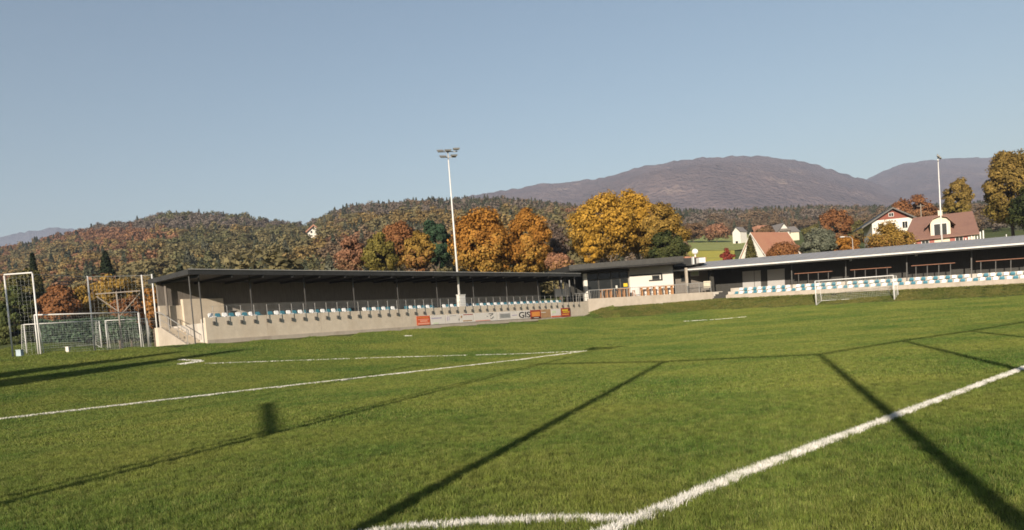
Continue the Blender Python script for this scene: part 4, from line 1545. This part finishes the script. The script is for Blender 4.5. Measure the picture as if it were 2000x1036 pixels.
def small_box(name, px, py, Y, w, d_, h, m_, label, cat, lid=None):
    p = at(px, py, Y)
    e = empty(name, (p[0], p[1], float(ground_z(p[0], p[1]))))
    MB().quadbox([(-w / 2, -d_ / 2, 0), (w / 2, -d_ / 2, 0), (w / 2, d_ / 2, 0), (-w / 2, d_ / 2, 0), (-w * .45, -d_ * .45, h), (w * .45, -d_ * .45, h), (w * .45, d_ * .45, h), (-w * .45, d_ * .45, h)]).build('body', M[m_], e)
    MB().box(-w * .5, w * .5, -d_ * .5, d_ * .5, h, h + .05).build('lid', M[lid or m_], e)
    return tag(e, label, cat)


M['pale_blue'] = mat('pale_blue_plastic', (.30, .38, .42), .5, .08, 3)
small_box('marker_block', 133, 688, 48.5, .2, .2, .42, 'white', 'small white block standing before the large stored goal', 'block')
small_box('water_barrel', 39, 692, 50.5, .34, .34, .50, 'pale_blue', 'pale blue barrel at the foot of the first fence post', 'barrel')

# the ball-stop fence behind the photographer: its shadow crosses the turf
TIPS = [(-4.5, 37.6), (1.09, 32.4), (5.55, 27.4), (10.1, 24.9), (14.84, 28.8), (19.4, 32.1), (24.8, 36.6)]
FH = 9.0
LS = FH / math.tan(SUN_EL)
bf = empty('ball_stop_fence', (0, -4, 0))
PB = [np.array([x - LS * math.sin(SUN_AZ), y - LS * math.cos(SUN_AZ) + 4, 0]) for x, y in TIPS]
for p_ in PB[2:6]:
    MB().tube(p_ - [0, 0, .3], p_ + [0, 0, FH], .125, .09, 12).build('post', M['steel'], bf, smooth=True)
for p_ in (PB[0], PB[1], PB[6]):
    MB().tube(p_ - [0, 0, .3], p_ + [0, 0, FH], .06, .05, 10).build('post', M['steel'], bf, smooth=True)
for a, b in zip(PB[1:-1], PB[2:]):
    MB().tube(a + [0, 0, FH - .06], b + [0, 0, FH - .06], .085, n=8).build('top_rail', M['steel'], bf)
MB().tube(PB[0] + [0, 0, FH - .06], PB[1] + [0, 0, FH - .06], .03, n=8).build('top_rail', M['steel'], bf)
tag(bf, 'tall ball-stop fence casting its post shadows across the foreground turf', 'fence')
# two firs outside the frame whose shadows fall in from the side
def side_fir(tip_px, H, w, label, seed, n=3000, kind='cone'):
    p = gp(*tip_px)
    L_ = (H - p[2]) / math.tan(SUN_EL)
    bx, by = p[0] - L_ * math.sin(SUN_AZ), p[1] - L_ * math.cos(SUN_AZ)
    rng = np.random.default_rng(seed)
    gz = float(ground_z(bx, by))
    e = empty('fir_tree', (bx, by, gz))
    V, col = crown_conifer(w, H - 1.0, n, .42, rng, PAL['pine'], 1.0, .8)
    link('crown', npmesh('crown', V, quads(n), M['leaf'], col), e)
    trunk_mesh(H * .95, .2, rng, 0, .3).build('trunk', M['bark'], e, smooth=True)
    return tag(e, label, 'tree')


side_fir((455, 687), 17.0, 6.5, 'broadest fir beside the pitch, its long shadow reaching towards the stand', 301, 5200)
side_fir((330, 691), 15.0, 5.5, 'middle fir beside the pitch, its shadow between two others', 302, 4600)
side_fir((225, 684), 14.0, 1.7, 'slimmest fir beside the pitch, its thin shadow nearest the stored goals', 303)


# ------------------------------------------------------------------ houses on the slope
def gable_house(name, label, c, rz, w, d, zb, ze, zr, wallm, roofm, over=.5, gablem=None, chim=None, left_ext=0.0, cat='house', barge=None, bh=.22):
    """gable end on the local -y side; eaves at ze, ridge at zr (all metres above the base point)"""
    e = empty(name, c, rz)
    MB().box(-w / 2, w / 2, 0, d, zb, ze).build('wall', M[wallm], e)
    MB().prism([(-w / 2, 0, ze), (w / 2, 0, ze), (0, 0, zr - .12)], (0, d, 0)).build('gable', M[gablem or wallm], e)
    sl = (zr - ze) / (w / 2)
    rf = None
    for sx in (-1, 1):
        ov = over + (left_ext if sx < 0 else 0)
        x1 = sx * (w / 2 + ov)
        z1 = ze - sl * ov
        P = [(0, -over, zr - .1), (x1, -over, z1 - .1), (x1, d + over, z1 - .1), (0, d + over, zr - .1)]
        o = MB().quadbox(P + [(x, y, z + .2) for x, y, z in P]).build('roof', M[roofm], e)
        rf = rf or o
        MB().quadbox([(0, -over - .06, zr - bh), (x1, -over - .06, z1 - bh), (x1, -over - .005, z1 - bh), (0, -over - .005, zr - bh), (0, -over - .06, zr + .09), (x1, -over - .06, z1 + .09), (x1, -over - .005, z1 + .09), (0, -over - .005, zr + .09)]).build('bargeboard', M[barge or ('steel_dark' if roofm != 'tile_red' else 'white')], o)
    if chim:
        cx, cy, ch = chim
        MB().box(cx - .3, cx + .3, cy - .3, cy + .3, zr - abs(cx) * sl - .3, zr + ch).box(cx - .36, cx + .36, cy - .36, cy + .36, zr + ch, zr + ch + .12).build('chimney', M['tile_red'], rf)
    return tag(e, label, cat)


def base_at(x, y, Y):
    p = at(x, y, Y)
    g = float(ground_z(p[0], p[1]))
    return p, g


# barn-like house
p, g = base_at(1743, 440, 150)
hb = gable_house('chalet_house', 'white house with dark gabled roof and red-brown boarded gable', (p[0], p[1], g), rad(-13), 7.4, 7.0, -1, at(1743, 428, 150)[2] - g, at(1737, 407, 150)[2] - g, 'white', 'roof_dark', .9, 'wood_red', (1.9, 3.5, .1), left_ext=1.2)
zE = at(1743, 428, 150)[2] - g
window(hb, -.55, .25, 0, zE + .55, zE + 1.15, 'white_steel', 1)
for x in (-2.6, -.4, 1.8):
    window(hb, x, x + .9, 0, zE - 2.0, zE - .75, 'white_steel', 1)

# cream house with broad brown roof and arched dormer
p, g = base_at(1838, 480, 118)
hc = empty('cream_house', (p[0], p[1], 0), rad(-25))
tag(hc, 'cream house with broad brown tiled roof, arched dormer and red-brown shutters', 'house')
zz = lambda y: float(at(1838, y, 118)[2])
W2 = 4.5
ze, zr_ = zz(461), zz(415)
MB().box(-W2, W2, 0, 8, g - 1, ze).build('wall', M['cream'], hc)
rfc = MB()
rfc.prism([(-W2 - .55, -.6, ze - .35), (-W2 + 1.7, 4, zr_), (-W2 + 1.9, 4, zr_), (W2 + .2, 4, zr_), (W2 + .55, -.6, ze - .35)], (0, .01, .18))
rfc = MB().quadbox([(-W2 - .6, -.7, ze - .4), (W2 + .6, -.7, ze - .4), (W2 + .35, 4.0, zr_ - .2), (-W2 + 1.2, 4.0, zr_ - .2), (-W2 - .6, -.7, ze - .2), (W2 + .6, -.7, ze - .2), (W2 + .35, 4.0, zr_), (-W2 + 1.2, 4.0, zr_)]).build('roof', M['tile_brown'], hc)
MB().quadbox([(-W2 + 1.2, 4.01, zr_ - .2), (W2 + .35, 4.01, zr_ - .2), (W2 + .6, 8.7, ze - .4), (-W2 - .6, 8.7, ze - .4), (-W2 + 1.2, 4.01, zr_), (W2 + .35, 4.01, zr_), (W2 + .6, 8.7, ze - .2), (-W2 - .6, 8.7, ze - .2)]).build('roof', M['tile_brown'], hc)
MB().prism([(-W2 - .6, -.7, ze - .3), (-W2 - .6, 8.7, ze - .3), (-W2 + 1.2, 4.0, zr_ - .05)], (-.12, 0, .05)).build('hip', M['tile_brown'], rfc)
MB().prism([(W2 - .05, 0, ze), (W2 - .05, 8, ze), (W2 - .05, 4, zr_ - .25)], (.04, 0, 0)).build('gable', M['wood_red'], hc)
MB().box(.1, .7, 3.6, 4.2, zr_ - .4, zr_ + .55).box(.02, .78, 3.52, 4.28, zr_ + .55, zr_ + .65).build('chimney', M['cream'], rfc)
# arched dormer
zt = zz(423)
arc = [(-1.35, -.25, ze - .1)] + [(-1.35, -.25, zt - 1.35)] + [(1.35 * math.cos(q), -.25, zt - 1.2 + 1.15 * math.sin(q)) for q in np.linspace(math.pi * .94, math.pi * .06, 11)] + [(1.35, -.25, zt - 1.35), (1.35, -.25, ze - .1)]
dm = MB().prism(arc, (0, 3.2, 0)).build('dormer', M['cream'], hc)
for sx in (-1, 1):
    P = [(0, -.75, zt + .12), (sx * 1.0, -.75, zt - .15), (sx * 2.05, -.75, zt - 1.45), (sx * 2.05, -.75, zt - 1.6), (sx * .9, -.75, zt - .3), (0, -.75, zt - .02)]
    MB().prism(P, (0, 4.0, 0)).build('dormer_roof', M['tile_brown'], dm)
window(dm, -.85, .85, -.25, ze - .1, zt - 1.15, 'white_steel', 1)
for x in (-2.6, 2.0):
    wn_ = window(hc, x, x + .95, 0, ze - 1.35, ze - .45, 'white_steel', 1)
    for q in (x - .78, x + 1.03):
        MB().box(q, q + .7, -.06, -.001, ze - 1.42, ze - .4).build('shutter', M['shutter'], hc)

# white picket screen beside it
p, g = base_at(1903, 470, 116)
e = empty('slatted_fence', (p[0], p[1], 0), rad(-8))
for i in range(7):
    zt_ = at(1903, 464 - i * 2.0, 116)[2]
    MB().box(-1.3 + i * .42, -1.12 + i * .42, 0, .06, g - .5, zt_).build('slat', M['white_steel'], e)
MB().box(-1.35, 1.5, .06, .1, g + .2, g + .3).build('rail', M['white_steel'], e)
tag(e, 'white upright slats beside the cream house', 'fence')

# white gabled house with red roof
p, g = base_at(1468, 455, 150)
zr_ = p[2] - g
zE = at(1468, 505, 150)[2] - g
hr_ = gable_house('red_roofed_house', 'steep red-roofed house with white gable behind the conical shrub', (p[0], p[1], g), rad(-60), 7.0, 10, -1, zE, zr_, 'white', 'tile_red', .35)
window(hr_, -.5, .5, 0, zE + .5, zE + 1.6, 'white_steel', 1)
p, g = base_at(1548, 490, 140)
gable_house('garden_house', 'small hut with orange-red roof at the end of the red tiled house', (p[0], p[1], g), rad(-35), 3.2, 4.5, -1, at(1548, 500, 140)[2] - g, at(1548, 478, 140)[2] - g, 'cream', 'tile_red', .3)
# white houses further up
p, g = base_at(1531, 455, 300)
hw = gable_house('white_house', 'white gabled house with balcony and grey roofed wing up the slope', (p[0], p[1], g), rad(14), 5.0, 9, -2, at(1531, 450, 300)[2] - g, at(1531, 436, 300)[2] - g, 'white', 'tile_grey', .4)
zE = at(1531, 450, 300)[2] - g
MB().box(-2.3, 2.3, -.9, -.02, zE - .35, zE - .2).box(-2.3, 2.3, -.92, -.86, zE - .2, zE + .55).build('balcony', M['wood_dark'], hw)
for x in (-1.7, .6):
    window(hw, x, x + 1.0, 0, zE - 1.9, zE - .7, 'white_steel', 1)
wg = MB().box(2.51, 8.2, 2, 8, -2, zE - .6).build('wing', M['cream'], hw)
MB().prism([(2.5, 1.5, zE - .7), (2.5, 8.5, zE - .7), (2.5, 5, zE + 1.9)], (6.2, 0, 0)).build('wing_roof', M['tile_grey'], hw)
MB().prism([(-9.0, 2.5, zE - .2), (-2.0, 2.5, zE - .2), (-3.0, 6, zE + 3.0), (-8.0, 6, zE + 3.0)], (0, 3.5, -.2)).build('side_roof', M['tile_red'], hw)
p, g = base_at(1438, 455, 320)
h2 = gable_house('white_house', 'small plain white house at the top of the green meadow', (p[0], p[1], g), rad(-52), 3.8, 4.6, -2, at(1438, 453, 320)[2] - g, at(1436, 444, 320)[2] - g, 'white', 'tile_grey', .25)
window(h2, -.5, .5, 0, .3, 1.3, 'steel_dark', 0)
# the house on the wooded hill
p, g = base_at(613, 452, 520)
h3 = gable_house('hill_house', 'lone white house with red roof among the woods on the hill', (p[0], p[1], g), rad(15), 8.2, 9, -6, at(613, 449, 520)[2] - g, at(613, 439, 520)[2] - g, 'white', 'tile_red', 1.3, barge='tile_red', bh=1.0)
zE = at(613, 449, 520)[2] - g
for x in (-2.2, 1.2):
    window(h3, x, x + 1.1, 0, zE - 2.2, zE - .8, 'steel_dark', 1)
window(h3, -.5, .5, 0, zE + .3, zE + 1.4, 'steel_dark', 0)

# lamp, poles, small posts
p, g = base_at(1666, 490, 110)
e = empty('street_lamp', (p[0], p[1], g))
zt_ = at(1664, 463, 110)[2] - g
MB().tube((0, 0, 0), (0, 0, zt_ - .3), .06, .045, 10).tube((0, 0, zt_ - .3), (-.25, 0, zt_), .045, .04, 8).tube((-.25, 0, zt_), (-1.2, 0, zt_ + .12), .04, .035, 8).build('pole', M['steel'], e)
MB().box(-1.75, -1.15, -.12, .12, zt_ + .04, zt_ + .16).build('lamp_head', M['white_steel'], e)
tag(e, 'curved-arm street lamp above the grey stand roof beside orange shrubs', 'street lamp')
p, g = base_at(1799, 420, 160)
e = empty('utility_pole', (p[0], p[1], g))
zt_ = at(1798, 399, 160)[2] - g
MB().tube((0, 0, 0), (0, 0, zt_), .13, .1, 8).build('pole', M['bark_pale'], e)
MB().bar((-.8, 0, zt_ - .4), (.8, 0, zt_ - .4), .1).build('crossarm', M['bark_pale'], e)
tag(e, 'wooden utility pole between the two houses on the slope', 'pole')
p, g = base_at(1966, 472, 100)
e = empty('marker_post', (p[0], p[1], g))
MB().tube((0, 0, -.2), (0, 0, max(.6, at(1966, 459, 100)[2] - g)), .07, .06, 8).build('post', M['white_steel'], e)
MB().tube((0, 0, max(.6, at(1966, 459, 100)[2] - g)), (0, 0, max(.6, at(1966, 459, 100)[2] - g) + .06), .09, .07, 8).build('cap', M['white_steel'], e)
tag(e, 'small white post on the grass slope above the stand roof', 'post')
p, g = base_at(1357, 492, 100)
e = empty('roof_shed', (p[0], p[1], g))
zt_ = at(1357, 497, 100)[2] - g
MB().box(-1.2, 1.2, 0, 2, -.5, zt_ - .5).build('wall', M['cream'], e)
MB().quadbox([(-1.4, -.2, zt_ - .5), (1.4, -.2, zt_ - .7), (1.4, 2.2, zt_ - .7), (-1.4, 2.2, zt_ - .5), (-1.4, -.2, zt_ - .2), (1.4, -.2, zt_ - .55), (1.4, 2.2, zt_ - .55), (-1.4, 2.2, zt_ - .2)]).build('roof', M['tile_red'], e)
MB().tube((.1, .3, zt_ - .5), (.1, .3, zt_ + .35), .1, n=8).tube((.1, .3, zt_ + .35), (.1, .15, zt_ + .45), .42, .36, 14).build('satellite_dish', M['white_steel'], e)
tag(e, 'small shed with red roof and white dish behind the clubhouse', 'shed')


# meadow strips on the slope
def meadow(name, x0, x1, Y0, Y1, a, b, lift):
    us = np.linspace((x0 - 1000) / FPX, (x1 - 1000) / FPX, 40)
    ys = np.linspace(Y0, Y1, 40)
    UU, YY = np.meshgrid(us, ys)
    XX = UU * YY
    ZZ = ground_z(XX, YY) + lift
    idx = np.arange(UU.size).reshape(UU.shape)
    F = np.stack([idx[:-1, :-1], idx[:-1, 1:], idx[1:, 1:], idx[1:, :-1]], -1).reshape(-1, 4)
    m_ = mat(name + '_cover', a, .95, .25, .25, detail=8, dirt=b, dirt_scale=.06, spec=.05)
    o = link(name, npmesh(name, np.stack([XX, YY, ZZ], -1).reshape(-1, 3), F, m_, smooth=True))
    tag(o, kind='structure')


meadow('mustard_field', 1295, 1448, 150, 262, (.42, .37, .07), (.34, .31, .075), .35)
meadow('meadow', 1295, 1560, 263, 425, (.25, .27, .095), (.30, .29, .11), .4)
meadow('slope_lawn', 1880, 2120, 98, 155, (.22, .19, .085), (.27, .22, .11), .12)

# ------------------------------------------------------------------ haze
hz = MB().box(-16000, 16000, -7000, 17500, -120, 860).mesh('haze', bpy.data.materials.new('haze_air'))
hm = hz.materials[0]
hm.use_nodes = True
nt = hm.node_tree
nt.nodes.clear()
ov = nt.nodes.new('ShaderNodeOutputMaterial')
pv_ = nt.nodes.new('ShaderNodeVolumePrincipled')
pv_.inputs['Color'].default_value = (.49, .575, .775, 1)
pv_.inputs['Density'].default_value = HAZE
pv_.inputs['Anisotropy'].default_value = .0
nt.links.new(pv_.outputs[0], ov.inputs['Volume'])
ho = link('haze', hz)
tag(ho, 'thin autumn haze over the valley', 'haze', kind='stuff')
